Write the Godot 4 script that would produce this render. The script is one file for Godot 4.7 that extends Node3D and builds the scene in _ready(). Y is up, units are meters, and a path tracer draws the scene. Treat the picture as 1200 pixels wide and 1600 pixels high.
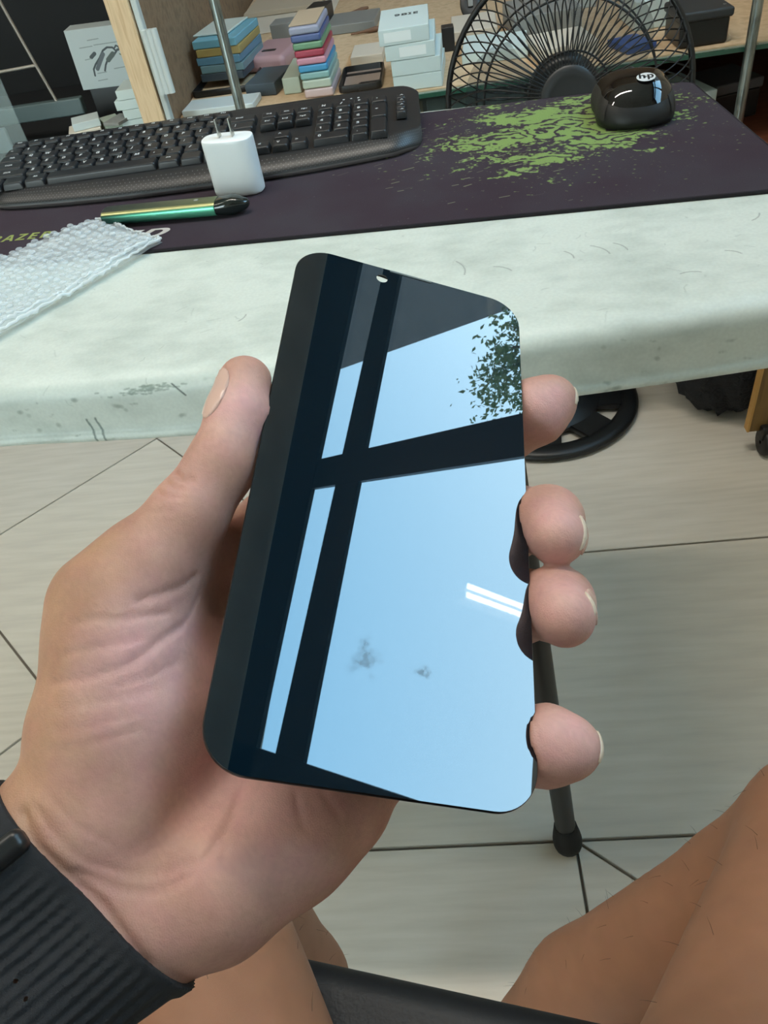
extends Node3D

const CAM_X := Vector3(0.9906, -0.1360, -0.0112)
const CAM_Y := Vector3(0.0901, 0.7141, -0.6942)
const CAM_Z := Vector3(0.1024, 0.6867, 0.7197)
# the display panel: across, out of the glass, towards its lower end; and its centre
const PANEL_X := Vector3(0.914110, -0.405460, -0.002302)
const PANEL_N := Vector3(0.396201, 0.892000, 0.217623)
const PANEL_Z := Vector3(-0.086184, -0.199843, 0.976030)
const PANEL_C := Vector3(-0.016779, 0.883613, -0.155666)
const TABLE_Y := 0.745

const HAND_PALM := [[[-58.9,-20.0,31.3,11.8],[-64.7,-24.0,40.9,14.3],[-62.0,-27.0,51.3,14.8],[-61.3,-33.0,68.5,14.8],[-58.4,-42.0,86.9,17.0]],
	[[-52.0,-30.0,44.7,14.0],[-48.8,-34.0,61.4,17.0],[-50.0,-40.0,81.9,16.5]],
	[[-25.0,-40.0,0.0,12.0],[-53.4,-48.0,83.7,16.0]],
	[[-15.0,-44.0,22.0,12.0],[-49.8,-50.0,91.8,16.0]],
	[[-4.0,-43.0,43.0,12.0],[-41.0,-50.0,96.6,15.0]],
	[[5.0,-37.0,62.0,12.0],[-12.7,-40.0,86.1,14.5],[-27.2,-42.0,99.5,14.5],[-37.0,-46.0,104.8,14.0]],
	[[0.0,-36.0,76.9,12.5],[-8.8,-37.0,83.2,12.5],[-25.1,-38.0,97.0,12.5]],
	[[-25.0,-40.0,0.0,11.0],[-15.0,-44.0,22.0,11.0],[-4.0,-43.0,43.0,11.0],[5.0,-37.0,62.0,11.0]],
	[[-25.0,-40.0,0.0,10.0],[-58.6,-24.0,29.2,9.0]],
	[[-66.3,-44.0,93.9,14.5],[-43.7,-46.0,106.8,13.0]],
	[[-66.3,-44.0,93.9,14.5],[-80.1,-50.0,109.9,17.5],[-111.7,-75.0,154.0,24.0]],
	[[-44.0,-46.0,106.8,13.0],[-61.5,-52.0,123.1,17.0],[-89.3,-75.0,163.4,24.0]]]
const HAND_DIGITS := [[[-44.9,-3.0,-23.0,7.6],[-44.5,-4.0,-11.9,8.4],[-46.2,-7.0,3.3,8.8],[-51.7,-12.0,17.9,9.9],[-58.2,-20.0,31.2,11.6],[-60.1,-27.0,49.2,14.0]],
	[[-25.0,-40.0,0.0,10.5],[22.0,-46.0,-22.0,10.0],[40.2,-19.0,-43.6,9.8],[46.2,-8.0,-44.7,10.3],[50.0,-4.5,-47.3,8.0]],
	[[-15.0,-44.0,22.0,10.5],[27.0,-48.0,8.0,10.0],[43.7,-18.0,-8.3,9.6],[44.8,-2.0,1.7,9.4],[43.0,6.0,11.9,7.8]],
	[[-4.0,-43.0,43.0,10.5],[27.0,-46.0,32.0,9.8],[44.4,-18.0,20.6,9.4],[46.4,-3.0,27.1,9.4],[44.0,5.5,35.2,7.6]],
	[[5.0,-37.0,62.0,9.5],[24.0,-40.0,60.0,9.0],[38.5,-16.0,63.0,8.8],[43.2,-5.0,64.5,9.0],[47.4,-1.5,65.3,6.8]]]
const HAND_CREASES := [[0.70,0.90,[-57.0,-4.6,10.0],[-54.7,-1.9,13.2],[-52.2,-1.0,13.4]],
	[0.65,0.80,[-58.4,-4.7,13.3],[-56.3,-2.5,15.8],[-54.0,-1.5,16.5]],
	[0.65,0.80,[-59.8,-5.3,16.4],[-57.2,-2.9,18.7],[-53.9,-1.6,18.7]],
	[0.45,0.25,[-60.0,-5.6,22.4],[-56.0,-3.3,22.5],[-52.1,-1.8,21.0]],
	[0.80,0.60,[-57.8,-8.8,44.7],[-52.7,-9.8,41.1],[-48.8,-11.4,37.7],[-46.3,-12.7,33.7]],
	[0.70,0.50,[-69.7,-11.2,51.5],[-65.0,-9.5,50.4],[-60.8,-9.2,50.0],[-56.0,-9.8,47.8],[-50.6,-11.7,45.2]],
	[0.70,0.45,[-70.7,-14.6,58.2],[-62.7,-10.9,56.3],[-55.6,-10.8,53.4]],
	[0.80,0.50,[-71.4,-18.4,63.9],[-63.9,-14.0,62.7],[-56.4,-12.3,59.2],[-51.4,-12.2,52.9],[-47.4,-14.1,47.2]],
	[0.60,0.30,[-57.3,-13.9,63.7],[-50.5,-13.9,59.9],[-45.9,-15.2,55.4]],
	[0.60,0.30,[-69.0,-18.4,69.7],[-59.3,-14.9,67.1],[-49.7,-14.6,63.0]],
	[0.60,0.25,[-68.5,-19.4,74.0],[-60.0,-16.4,72.3],[-53.8,-15.5,69.4]],
	[0.60,0.25,[-68.8,-21.8,78.0],[-59.1,-17.6,75.6],[-50.5,-16.8,71.7]],
	[1.00,0.80,[-70.8,-26.5,90.1],[-65.5,-25.9,96.7],[-58.5,-27.7,101.0],[-50.1,-29.5,105.7],[-44.2,-29.9,110.8],[-38.7,-32.6,115.6]],
	[0.70,0.40,[-68.5,-25.6,88.9],[-62.0,-25.0,94.5],[-54.6,-26.9,98.4],[-46.4,-28.3,99.4],[-38.4,-27.5,98.3],[-33.6,-25.3,95.7]],
	[0.80,0.50,[-56.8,-27.4,100.1],[-48.3,-28.7,102.3],[-40.2,-28.1,102.5],[-34.2,-25.6,99.4],[-29.9,-24.5,93.4],[-26.8,-26.0,86.0],[-25.7,-28.6,78.5]],
	[0.60,0.35,[-26.9,-23.7,95.1],[-27.4,-25.1,89.0],[-25.9,-28.1,79.8]],
	[0.60,0.35,[-13.3,-22.2,79.4],[-11.0,-21.4,86.3]],
	[0.60,0.30,[-6.9,-21.7,78.6],[-2.0,-22.6,83.9]],
	[0.60,0.30,[-66.7,-24.6,86.0],[-59.0,-24.2,91.7],[-51.0,-25.7,94.4]],
	[0.50,0.30,[-47.2,-14.3,47.9],[-45.4,-15.7,41.8],[-44.7,-16.3,36.9]],
	[0.50,0.30,[-43.1,-18.3,28.2],[-39.9,-23.5,22.7],[-36.6,-25.2,20.7]]]


var rng := RandomNumberGenerator.new()
var taken := {}
var mats := {}


# ------------------------------------------------------------------ mesh builder
class MB:
	var v := PackedVector3Array()
	var n := PackedVector3Array()
	var u := PackedVector2Array()
	var c := PackedColorArray()
	var i := PackedInt32Array()
	var use_c := false

	func add(p: Vector3, nn: Vector3, uv := Vector2.ZERO, col := Color.WHITE) -> int:
		v.append(p); n.append(nn); u.append(uv); c.append(col)
		return v.size() - 1

	func tri(a: int, b: int, d: int) -> void:
		var f := (v[b] - v[a]).cross(v[d] - v[a])
		if f.dot(n[a] + n[b] + n[d]) > 0.0:
			i.append_array([a, d, b])
		else:
			i.append_array([a, b, d])

	func quad(a: int, b: int, d: int, e: int) -> void:
		tri(a, b, d); tri(a, d, e)

	func face(pts: Array, nn: Vector3) -> void:
		var k := []
		for p in pts:
			k.append(add(p, nn, Vector2(p.x, p.z)))
		for j in range(1, k.size() - 1):
			tri(k[0], k[j], k[j + 1])

	func box(xf: Transform3D, s: Vector3) -> void:
		var h := s * 0.5
		for ax in 3:
			for sg in [-1.0, 1.0]:
				var nn := Vector3.ZERO; nn[ax] = sg
				var a := Vector3.ZERO; a[(ax + 1) % 3] = h[(ax + 1) % 3]
				var b := Vector3.ZERO; b[(ax + 2) % 3] = h[(ax + 2) % 3]
				var o := Vector3.ZERO; o[ax] = sg * h[ax]
				var wn := (xf.basis * nn).normalized()
				var k := []
				for q in [[-1, -1, 0.0, 0.0], [1, -1, 1.0, 0.0], [1, 1, 1.0, 1.0], [-1, 1, 0.0, 1.0]]:
					k.append(add(xf * (o + a * q[0] + b * q[1]), wn, Vector2(q[2], q[3])))
				quad(k[0], k[1], k[2], k[3])

	# box with rounded edges
	func rbox(xf: Transform3D, s: Vector3, r: float, seg := 2) -> void:
		var h := s * 0.5
		r = minf(r, minf(h.x, minf(h.y, h.z)) * 0.999)
		for ax in 3:
			var b1 := (ax + 1) % 3
			var b2 := (ax + 2) % 3
			var l1 := []
			var l2 := []
			for j in seg + 1:
				var t := r * (1.0 - tan((1.0 - float(j) / seg) * PI / 4))
				l1.append(-h[b1] + t); l2.append(-h[b2] + t)
			for j in seg + 1:
				var t := r * (1.0 - tan(float(j) / seg * PI / 4))
				l1.append(h[b1] - t); l2.append(h[b2] - t)
			for sg in [-1.0, 1.0]:
				var ids := []
				for x in l1:
					for y in l2:
						var p := Vector3.ZERO
						p[ax] = sg * h[ax]; p[b1] = x; p[b2] = y
						var inner := p.clamp(-h + Vector3.ONE * r, h - Vector3.ONE * r)
						var nn := (p - inner).normalized()
						var uv := Vector2((x / h[b1] + 1) * 0.5, (y / h[b2] + 1) * 0.5)
						ids.append(add(xf * (inner + nn * r), (xf.basis * nn).normalized(), uv))
				var w := l2.size()
				for a in l1.size() - 1:
					for b in w - 1:
						quad(ids[a * w + b], ids[(a + 1) * w + b], ids[(a + 1) * w + b + 1], ids[a * w + b + 1])

	# rows of points; smooth normals; outward decided by the centroid of each row unless flip is given
	func grid(rows: Array, close_u := false, close_v := false, su := 1.0, sv := 1.0, sign_n := 1.0) -> void:
		var R := rows.size()
		var W: int = rows[0].size()
		var base := v.size()
		for r in R:
			for w in W:
				var pu: Vector3 = rows[r][(w + 1) % W if close_u else mini(w + 1, W - 1)] - rows[r][(w - 1 + W) % W if close_u else maxi(w - 1, 0)]
				var pv: Vector3 = rows[(r + 1) % R if close_v else mini(r + 1, R - 1)][w] - rows[(r - 1 + R) % R if close_v else maxi(r - 1, 0)][w]
				var nn := pu.cross(pv)
				if nn.length_squared() < 1e-20:
					nn = Vector3.UP
				add(rows[r][w], nn.normalized() * sign_n, Vector2(float(w) / (W if close_u else W - 1) * su, float(r) / (R if close_v else R - 1) * sv))
		for r in (R if close_v else R - 1):
			for w in (W if close_u else W - 1):
				var a := base + r * W + w
				var b := base + r * W + (w + 1) % W
				var d := base + ((r + 1) % R) * W + (w + 1) % W
				var e := base + ((r + 1) % R) * W + w
				tri(a, b, d); tri(a, d, e)

	func tube(path: Array, rad, sides := 8, caps := true) -> void:
		var rows := []
		var up := Vector3.ZERO
		var N := path.size()
		for k in N:
			var t: Vector3 = (path[mini(k + 1, N - 1)] - path[maxi(k - 1, 0)]).normalized()
			if up == Vector3.ZERO:
				up = t.cross(Vector3(0.31, 0.2, 0.93)).normalized()
			up = (up - t * up.dot(t)).normalized()
			var s := t.cross(up)
			var r: float = rad[k] if rad is Array else rad
			var row := []
			for j in sides:
				var a := TAU * j / sides
				row.append(path[k] + (up * cos(a) + s * sin(a)) * r)
			rows.append(row)
		var base := v.size()
		grid(rows, true, false)
		# point the normals away from the axis
		for k in N:
			for j in sides:
				var q := base + k * sides + j
				var out: Vector3 = v[q] - path[k]
				if out.length_squared() > 1e-16 and n[q].dot(out) < 0:
					n[q] = -n[q]
		_fix(base, i)
		if caps:
			for e in [0, N - 1]:
				var t: Vector3 = (path[e] - path[1 if e == 0 else N - 2]).normalized()
				face(rows[e], t)

	func _fix(base: int, idx: PackedInt32Array) -> void:
		var k := 0
		while k < idx.size():
			if idx[k] >= base:
				var a := idx[k]; var b := idx[k + 1]; var d := idx[k + 2]
				if (v[b] - v[a]).cross(v[d] - v[a]).dot(n[a] + n[b] + n[d]) > 0:
					i[k + 1] = d; i[k + 2] = b
			k += 3

	# profile: [radius, y] from the bottom up
	func lathe(profile: Array, sides: int, xf := Transform3D()) -> void:
		var base := v.size()
		for q in profile.size():
			var p = profile[q]
			var p0 = profile[maxi(q - 1, 0)]
			var p1 = profile[mini(q + 1, profile.size() - 1)]
			var tr: float = p1[0] - p0[0]
			var ty: float = p1[1] - p0[1]
			for j in sides:
				var a := TAU * j / sides
				var nn := Vector3(cos(a) * ty, -tr, sin(a) * ty).normalized()
				add(xf * Vector3(cos(a) * p[0], p[1], sin(a) * p[0]), (xf.basis * nn).normalized(), Vector2(float(j) / sides, float(q) / profile.size()))
		for q in profile.size() - 1:
			for j in sides:
				quad(base + q * sides + j, base + q * sides + (j + 1) % sides, base + (q + 1) * sides + (j + 1) % sides, base + (q + 1) * sides + j)

	# upright prism on a polygon in x,z with a small chamfer at the top
	func prism(poly: PackedVector2Array, y0: float, y1: float, ch := 0.0, xf := Transform3D()) -> void:
		var top := poly
		if ch > 0.0:
			var o := Geometry2D.offset_polygon(poly, -ch)
			if o.size() == 1 and o[0].size() == poly.size():
				top = o[0]
				var best := 0
				for k in top.size():
					if top[k].distance_squared_to(poly[0]) < top[best].distance_squared_to(poly[0]):
						best = k
				var turned := PackedVector2Array()
				for k in top.size():
					turned.append(top[(best + k) % top.size()])
				top = turned
			else:
				ch = 0.0
		var ids := Geometry2D.triangulate_polygon(top)
		var up := (xf.basis * Vector3.UP).normalized()
		var b := v.size()
		for p in top:
			add(xf * Vector3(p.x, y1, p.y), up, p)
		for k in range(0, ids.size(), 3):
			tri(b + ids[k], b + ids[k + 1], b + ids[k + 2])
		ids = Geometry2D.triangulate_polygon(poly)
		b = v.size()
		for p in poly:
			add(xf * Vector3(p.x, y0, p.y), -up, p)
		for k in range(0, ids.size(), 3):
			tri(b + ids[k], b + ids[k + 1], b + ids[k + 2])
		var cen := Vector2.ZERO
		for p in poly:
			cen += p / poly.size()
		var cw := 1.0 if Geometry2D.is_polygon_clockwise(poly) else -1.0
		for k in poly.size():
			var p := poly[k]; var q := poly[(k + 1) % poly.size()]
			var d := (q - p).normalized()
			var nn := Vector3(d.y, 0, -d.x) * cw
			nn = (xf.basis * nn).normalized()
			var ys := y1 - ch
			var a := add(xf * Vector3(p.x, y0, p.y), nn, Vector2(p.x + p.y, y0)); var e := add(xf * Vector3(q.x, y0, q.y), nn, Vector2(q.x + q.y, y0))
			var f := add(xf * Vector3(q.x, ys, q.y), nn, Vector2(q.x + q.y, ys)); var g := add(xf * Vector3(p.x, ys, p.y), nn, Vector2(p.x + p.y, ys))
			quad(a, e, f, g)
			if ch > 0.0:
				var tp := top[k]; var tq := top[(k + 1) % top.size()]
				var n2 := (nn + up).normalized()
				var a2 := add(xf * Vector3(p.x, ys, p.y), n2, p); var e2 := add(xf * Vector3(q.x, ys, q.y), n2, q)
				var f2 := add(xf * Vector3(tq.x, y1, tq.y), n2, tq); var g2 := add(xf * Vector3(tp.x, y1, tp.y), n2, tp)
				quad(a2, e2, f2, g2)

	func smooth() -> void:
		for k in n.size():
			n[k] = Vector3.ZERO
		for k in range(0, i.size(), 3):
			var f := (v[i[k + 2]] - v[i[k]]).cross(v[i[k + 1]] - v[i[k]])
			n[i[k]] += f; n[i[k + 1]] += f; n[i[k + 2]] += f
		for k in n.size():
			n[k] = n[k].normalized()

	func mesh() -> ArrayMesh:
		var a := []
		a.resize(Mesh.ARRAY_MAX)
		a[Mesh.ARRAY_VERTEX] = v; a[Mesh.ARRAY_NORMAL] = n; a[Mesh.ARRAY_TEX_UV] = u; a[Mesh.ARRAY_INDEX] = i
		if use_c:
			a[Mesh.ARRAY_COLOR] = c
		var m := ArrayMesh.new()
		m.add_surface_from_arrays(Mesh.PRIMITIVE_TRIANGLES, a)
		return m


# ------------------------------------------------------------------ nodes
func numbered(called: String) -> String:
	if not taken.has(called):
		taken[called] = 0
		return called
	taken[called] += 1
	return "%s_%03d" % [called, taken[called]]


func thing(called: String, label: String, category: String, at := Vector3.ZERO, group := "", turn := 0.0) -> Node3D:
	var o := Node3D.new()
	o.name = numbered(called)
	add_child(o)
	o.position = at
	o.rotation.y = turn
	o.set_meta("label", label); o.set_meta("category", category)
	if group:
		o.set_meta("group", group)
	return o


func struct(called: String) -> Node3D:
	var o := Node3D.new()
	o.name = called
	add_child(o)
	o.set_meta("kind", "structure")
	return o


func part(parent: Node, called: String, m, material: Material, at := Transform3D()) -> MeshInstance3D:
	var o := MeshInstance3D.new()
	o.name = called
	o.mesh = m.mesh() if m is MB else m
	o.material_override = material
	o.transform = at
	parent.add_child(o, true)
	return o


func solo(called: String, label: String, category: String, m, material: Material, at := Transform3D(), group := "") -> MeshInstance3D:
	var o := part(self, numbered(called), m, material, at)
	o.set_meta("label", label); o.set_meta("category", category)
	if group:
		o.set_meta("group", group)
	return o


func T(at: Vector3, ry := 0.0, rx := 0.0, rz := 0.0) -> Transform3D:
	return Transform3D(Basis.from_euler(Vector3(rx, ry, rz)), at)


func bxm(s: Vector3, r := 0.0, seg := 2) -> ArrayMesh:
	var m := MB.new()
	if r > 0:
		m.rbox(Transform3D(), s, r, seg)
	else:
		m.box(Transform3D(), s)
	return m.mesh()


# ------------------------------------------------------------------ materials
func mat(key: String, col: Color, rough := 0.6, metal := 0.0, spec := 0.5) -> StandardMaterial3D:
	if mats.has(key):
		return mats[key]
	var m := StandardMaterial3D.new()
	m.resource_name = key
	m.albedo_color = col
	m.roughness = rough
	m.metallic = metal
	m.metallic_specular = spec
	mats[key] = m
	return m


func noise(freq: float, seed_n: int, octaves := 4, kind := FastNoiseLite.TYPE_SIMPLEX_SMOOTH) -> FastNoiseLite:
	var f := FastNoiseLite.new()
	f.noise_type = kind
	f.frequency = freq
	f.seed = seed_n
	f.fractal_octaves = octaves
	return f


func ntex(freq: float, seed_n: int, cols: Array, offs: Array, size := 512, octaves := 4) -> NoiseTexture2D:
	var t := NoiseTexture2D.new()
	t.width = size; t.height = size
	t.seamless = true
	t.noise = noise(freq, seed_n, octaves)
	var g := Gradient.new()
	g.offsets = PackedFloat32Array(offs)
	g.colors = PackedColorArray(cols)
	t.color_ramp = g
	return t


func nmap(freq: float, seed_n: int, strength: float, size := 512, octaves := 3) -> NoiseTexture2D:
	var t := NoiseTexture2D.new()
	t.width = size; t.height = size
	t.seamless = true
	t.as_normal_map = true
	t.bump_strength = strength
	t.noise = noise(freq, seed_n, octaves)
	return t


func tri_tex(m: StandardMaterial3D, tex: Texture2D, per_metre: Vector3, world := true) -> StandardMaterial3D:
	m.albedo_texture = tex
	m.uv1_triplanar = true
	m.uv1_world_triplanar = world
	m.uv1_scale = per_metre
	return m


func tri_normal(m: StandardMaterial3D, tex: Texture2D, scale: float, per_metre := Vector3.ZERO) -> StandardMaterial3D:
	m.normal_enabled = true
	m.normal_texture = tex
	m.normal_scale = scale
	m.uv1_triplanar = true
	m.uv1_world_triplanar = true
	if per_metre != Vector3.ZERO:
		m.uv1_scale = per_metre
	return m


func hx(s: String) -> Color:
	return Color.html(s)


# ------------------------------------------------------------------ scene
func _ready() -> void:
	rng.seed = 7
	var cam := Camera3D.new()
	cam.name = "camera"
	add_child(cam)
	cam.transform = Transform3D(Basis(CAM_X, CAM_Y, CAM_Z).orthonormalized(), Vector3(0, 1.02, 0))
	cam.fov = 67.28
	cam.near = 0.01
	cam.far = 100.0
	cam.current = true

	var env := Environment.new()
	env.background_mode = Environment.BG_SKY
	var sm := ProceduralSkyMaterial.new()
	sm.sky_top_color = Color(0.51, 0.81, 1.0)
	sm.sky_horizon_color = Color(1.0, 1.05, 1.02)
	sm.sky_curve = 0.545
	sm.ground_bottom_color = Color(0.35, 0.34, 0.32)
	sm.ground_horizon_color = Color(0.6, 0.6, 0.58)
	var sky := Sky.new()
	sky.sky_material = sm
	env.sky = sky
	env.background_energy_multiplier = 10.4
	env.tonemap_mode = Environment.TONE_MAPPER_LINEAR
	env.tonemap_exposure = 1.0
	env.sdfgi_enabled = true
	env.ssao_enabled = true
	env.ssil_enabled = true
	var we := WorldEnvironment.new()
	we.name = "world"
	we.environment = env
	add_child(we)

	var tube_light_energy := 2.3
	for z in [-0.920, -0.956]:
		var al := AreaLight3D.new()
		al.name = "tube_light" if z > -0.94 else "tube_light_001"
		al.area_size = Vector2(1.18, 0.024)
		al.light_energy = tube_light_energy * 0.5
		al.light_color = Color(1.0, 0.965, 0.91)
		al.area_range = 12.0
		al.area_attenuation = 2.0
		al.shadow_enabled = true
		add_child(al)
		al.transform = T(Vector3(-0.235, 2.883, z), 0.0, -PI / 2)

	var added_fill_light := AreaLight3D.new()  # added lamp out of view, brightens the left floor and the palm
	added_fill_light.name = "added_side_fill"
	added_fill_light.area_size = Vector2(1.18, 0.05)
	added_fill_light.light_energy = 1.1
	added_fill_light.light_color = Color(1.0, 0.965, 0.91)
	added_fill_light.area_range = 12.0
	added_fill_light.area_attenuation = 2.0
	added_fill_light.shadow_enabled = true
	add_child(added_fill_light)
	added_fill_light.transform = T(Vector3(-1.75, 2.883, -0.6), 0.0, -PI / 2)

	room()
	outside()
	light_fixture()
	table()
	mouse_mat()
	display_cabinet()
	cabinet_goods()
	floor_fan()
	under_table()
	keyboard()
	mouse()
	charger()
	vape()
	bubble_wrap()
	seat()
	display_panel()
	person()


func poly_prism(parent: Node, called: String, zy: Array, x0: float, x1: float, m: Material) -> void:
	# polygon given as [z, y] corners in the plane of the right-hand wall
	var b := MB.new()
	var p := PackedVector2Array()
	for q in zy:
		p.append(Vector2(q[0], q[1]))
	# prism axes: x -> z, z -> y, y -> x
	b.prism(p, x0, x1, 0.0, Transform3D(Basis(Vector3(0, 0, 1), Vector3(1, 0, 0), Vector3(0, 1, 0)), Vector3.ZERO))
	part(parent, called, b, m)


func room() -> void:
	var plaster := tri_tex(mat("plaster", Color(1, 1, 1), 0.9), ntex(0.01, 3, [hx("c9c4b6"), hx("d8d4c8")], [0.2, 0.8]), Vector3.ONE * 0.7)
	var grout := mat("grout", hx("7d7870"), 0.9)
	# floor: square-laid tiles on the right, diagonal ones on the left
	var fl := struct("floor")
	var slab := MB.new()
	slab.box(T(Vector3(-0.75, -0.056, -0.4)), Vector3(3.72, 0.10, 6.0))
	part(fl, "slab", slab, grout)
	var shades := [[hx("cec8bb"), hx("d3cdc1"), hx("c8c2b5")], [hx("ccc6ba"), hx("d1cbc0"), hx("c6c0b4")], [hx("d0cabd"), hx("d5cfc3"), hx("cac4b8")]]
	var tile_mats := []
	for k in 3:
		var m := mat("tile_%d" % k, Color(1, 1, 1), 0.38, 0.0, 0.45)
		tri_tex(m, ntex(0.012, 20 + k, [shades[k][2], shades[k][0], shades[k][1]], [0.15, 0.5, 0.9], 512, 5), Vector3(0.8, 0.8, 9.0))
		tile_mats.append(m)
	var split := -0.395
	var straight_zone := PackedVector2Array([Vector2(split, -3.4), Vector2(1.1, -3.4), Vector2(1.1, 2.6), Vector2(split, 2.6)])
	var diag_zone := PackedVector2Array([Vector2(-2.6, -3.4), Vector2(split, -3.4), Vector2(split, 2.6), Vector2(-2.6, 2.6)])
	var polys := []
	for a in range(-1, 3):
		for b in range(-7, 6):
			var x0 := 0.105 + (a - 0) * 0.5 - 0.0
			var z0 := -0.424 + b * 0.498
			var p := PackedVector2Array([Vector2(x0, z0), Vector2(x0 + 0.5, z0), Vector2(x0 + 0.5, z0 + 0.498), Vector2(x0, z0 + 0.498)])
			if a == 0 and b == 0:
				polys.append([PackedVector2Array([Vector2(0.105, -0.424), Vector2(0.605, -0.03), Vector2(0.605, 0.074), Vector2(0.105, 0.074)]), 0])
				polys.append([PackedVector2Array([Vector2(0.105, -0.424), Vector2(0.605, -0.424), Vector2(0.605, -0.03)]), 0])
			else:
				polys.append([p, 0])
	var s := 0.5 * sqrt(0.5)
	for a in range(-8, 9):
		for b in range(-8, 9):
			var c := Vector2(-0.681, -1.381) + Vector2(s, s) * a + Vector2(-s, s) * b
			polys.append([PackedVector2Array([c, c + Vector2(s, s), c + Vector2(0, 2 * s), c + Vector2(-s, s)]), 1])
	var count := 0
	for q in polys:
		for piece in Geometry2D.intersect_polygons(q[0], diag_zone if q[1] == 1 else straight_zone):
			for inner in Geometry2D.offset_polygon(piece, -0.0018):
				if inner.size() < 3:
					continue
				var b := MB.new()
				b.prism(inner, -0.006, 0.0, 0.0008)
				part(fl, "tile", b, tile_mats[count % 3])
				count += 1
	for w in [["wall_left", Vector3(-2.66, 1.5, -0.4), Vector3(0.12, 3.3, 6.24)], ["wall_back", Vector3(-0.75, 1.5, -3.46), Vector3(3.72, 3.3, 0.12)]]:
		var o := struct(w[0])
		part(o, "plaster", bxm(w[2]), plaster, T(w[1]))
	# open shopfront behind the sitter
	var wf := struct("wall_front")
	part(wf, "lintel", bxm(Vector3(3.72, 0.96, 0.12)), plaster, T(Vector3(-0.75, 2.68, 2.66)))
	part(wf, "pier", bxm(Vector3(0.25, 2.35, 0.12)), plaster, T(Vector3(-2.485, 1.025, 2.66)))
	part(wf, "pier", bxm(Vector3(2.3, 2.35, 0.12)), plaster, T(Vector3(-0.04, 1.025, 2.66)))
	var ce := struct("ceiling")
	part(ce, "ceiling_board", bxm(Vector3(3.9, 0.1, 6.24)), plaster, T(Vector3(-0.75, 3.16, -0.4)))
	# right-hand wall with the high window that the glass of the phone mirrors
	var wr := struct("wall_right")
	part(wr, "wall_below", bxm(Vector3(0.12, 1.87, 6.0)), plaster, T(Vector3(1.04, 0.785, -0.4)))
	part(wr, "wall_behind", bxm(Vector3(0.12, 1.39, 2.55)), plaster, T(Vector3(1.04, 2.415, 1.325)))
	part(wr, "wall_beyond", bxm(Vector3(0.12, 1.39, 1.1)), plaster, T(Vector3(1.04, 2.415, -2.85)))
	var win := struct("window_1")
	var frame := mat("window_frame", hx("33302c"), 0.5)
	poly_prism(win, "jamb", [[-0.06, 1.72], [-0.245, 3.1], [0.05, 3.1], [0.05, 1.72]], 1.085, 1.10, frame)
	poly_prism(win, "mullion", [[-1.008, 1.72], [-1.238, 3.1], [-1.130, 3.1], [-0.885, 1.72]], 1.086, 1.10, frame)
	poly_prism(win, "transom", [[-2.3, 2.509], [0.04, 2.676], [0.04, 2.845], [-2.3, 2.611]], 1.087, 1.10, frame)
	poly_prism(win, "head", [[-2.3, 2.806], [0.05, 2.958], [0.05, 3.1], [-2.3, 3.1]], 1.085, 1.10, frame)
	poly_prism(win, "sill", [[-2.3, 1.68], [0.05, 1.68], [0.05, 1.74], [-2.3, 1.74]], 1.02, 1.12, frame)
	var pane := mat("window_glass", Color(0.9, 0.97, 1.0, 0.03), 0.0)
	pane.transparency = BaseMaterial3D.TRANSPARENCY_ALPHA
	part(win, "pane", bxm(Vector3(0.004, 1.36, 2.34)), pane, T(Vector3(1.103, 2.42, -1.125)))


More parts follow.
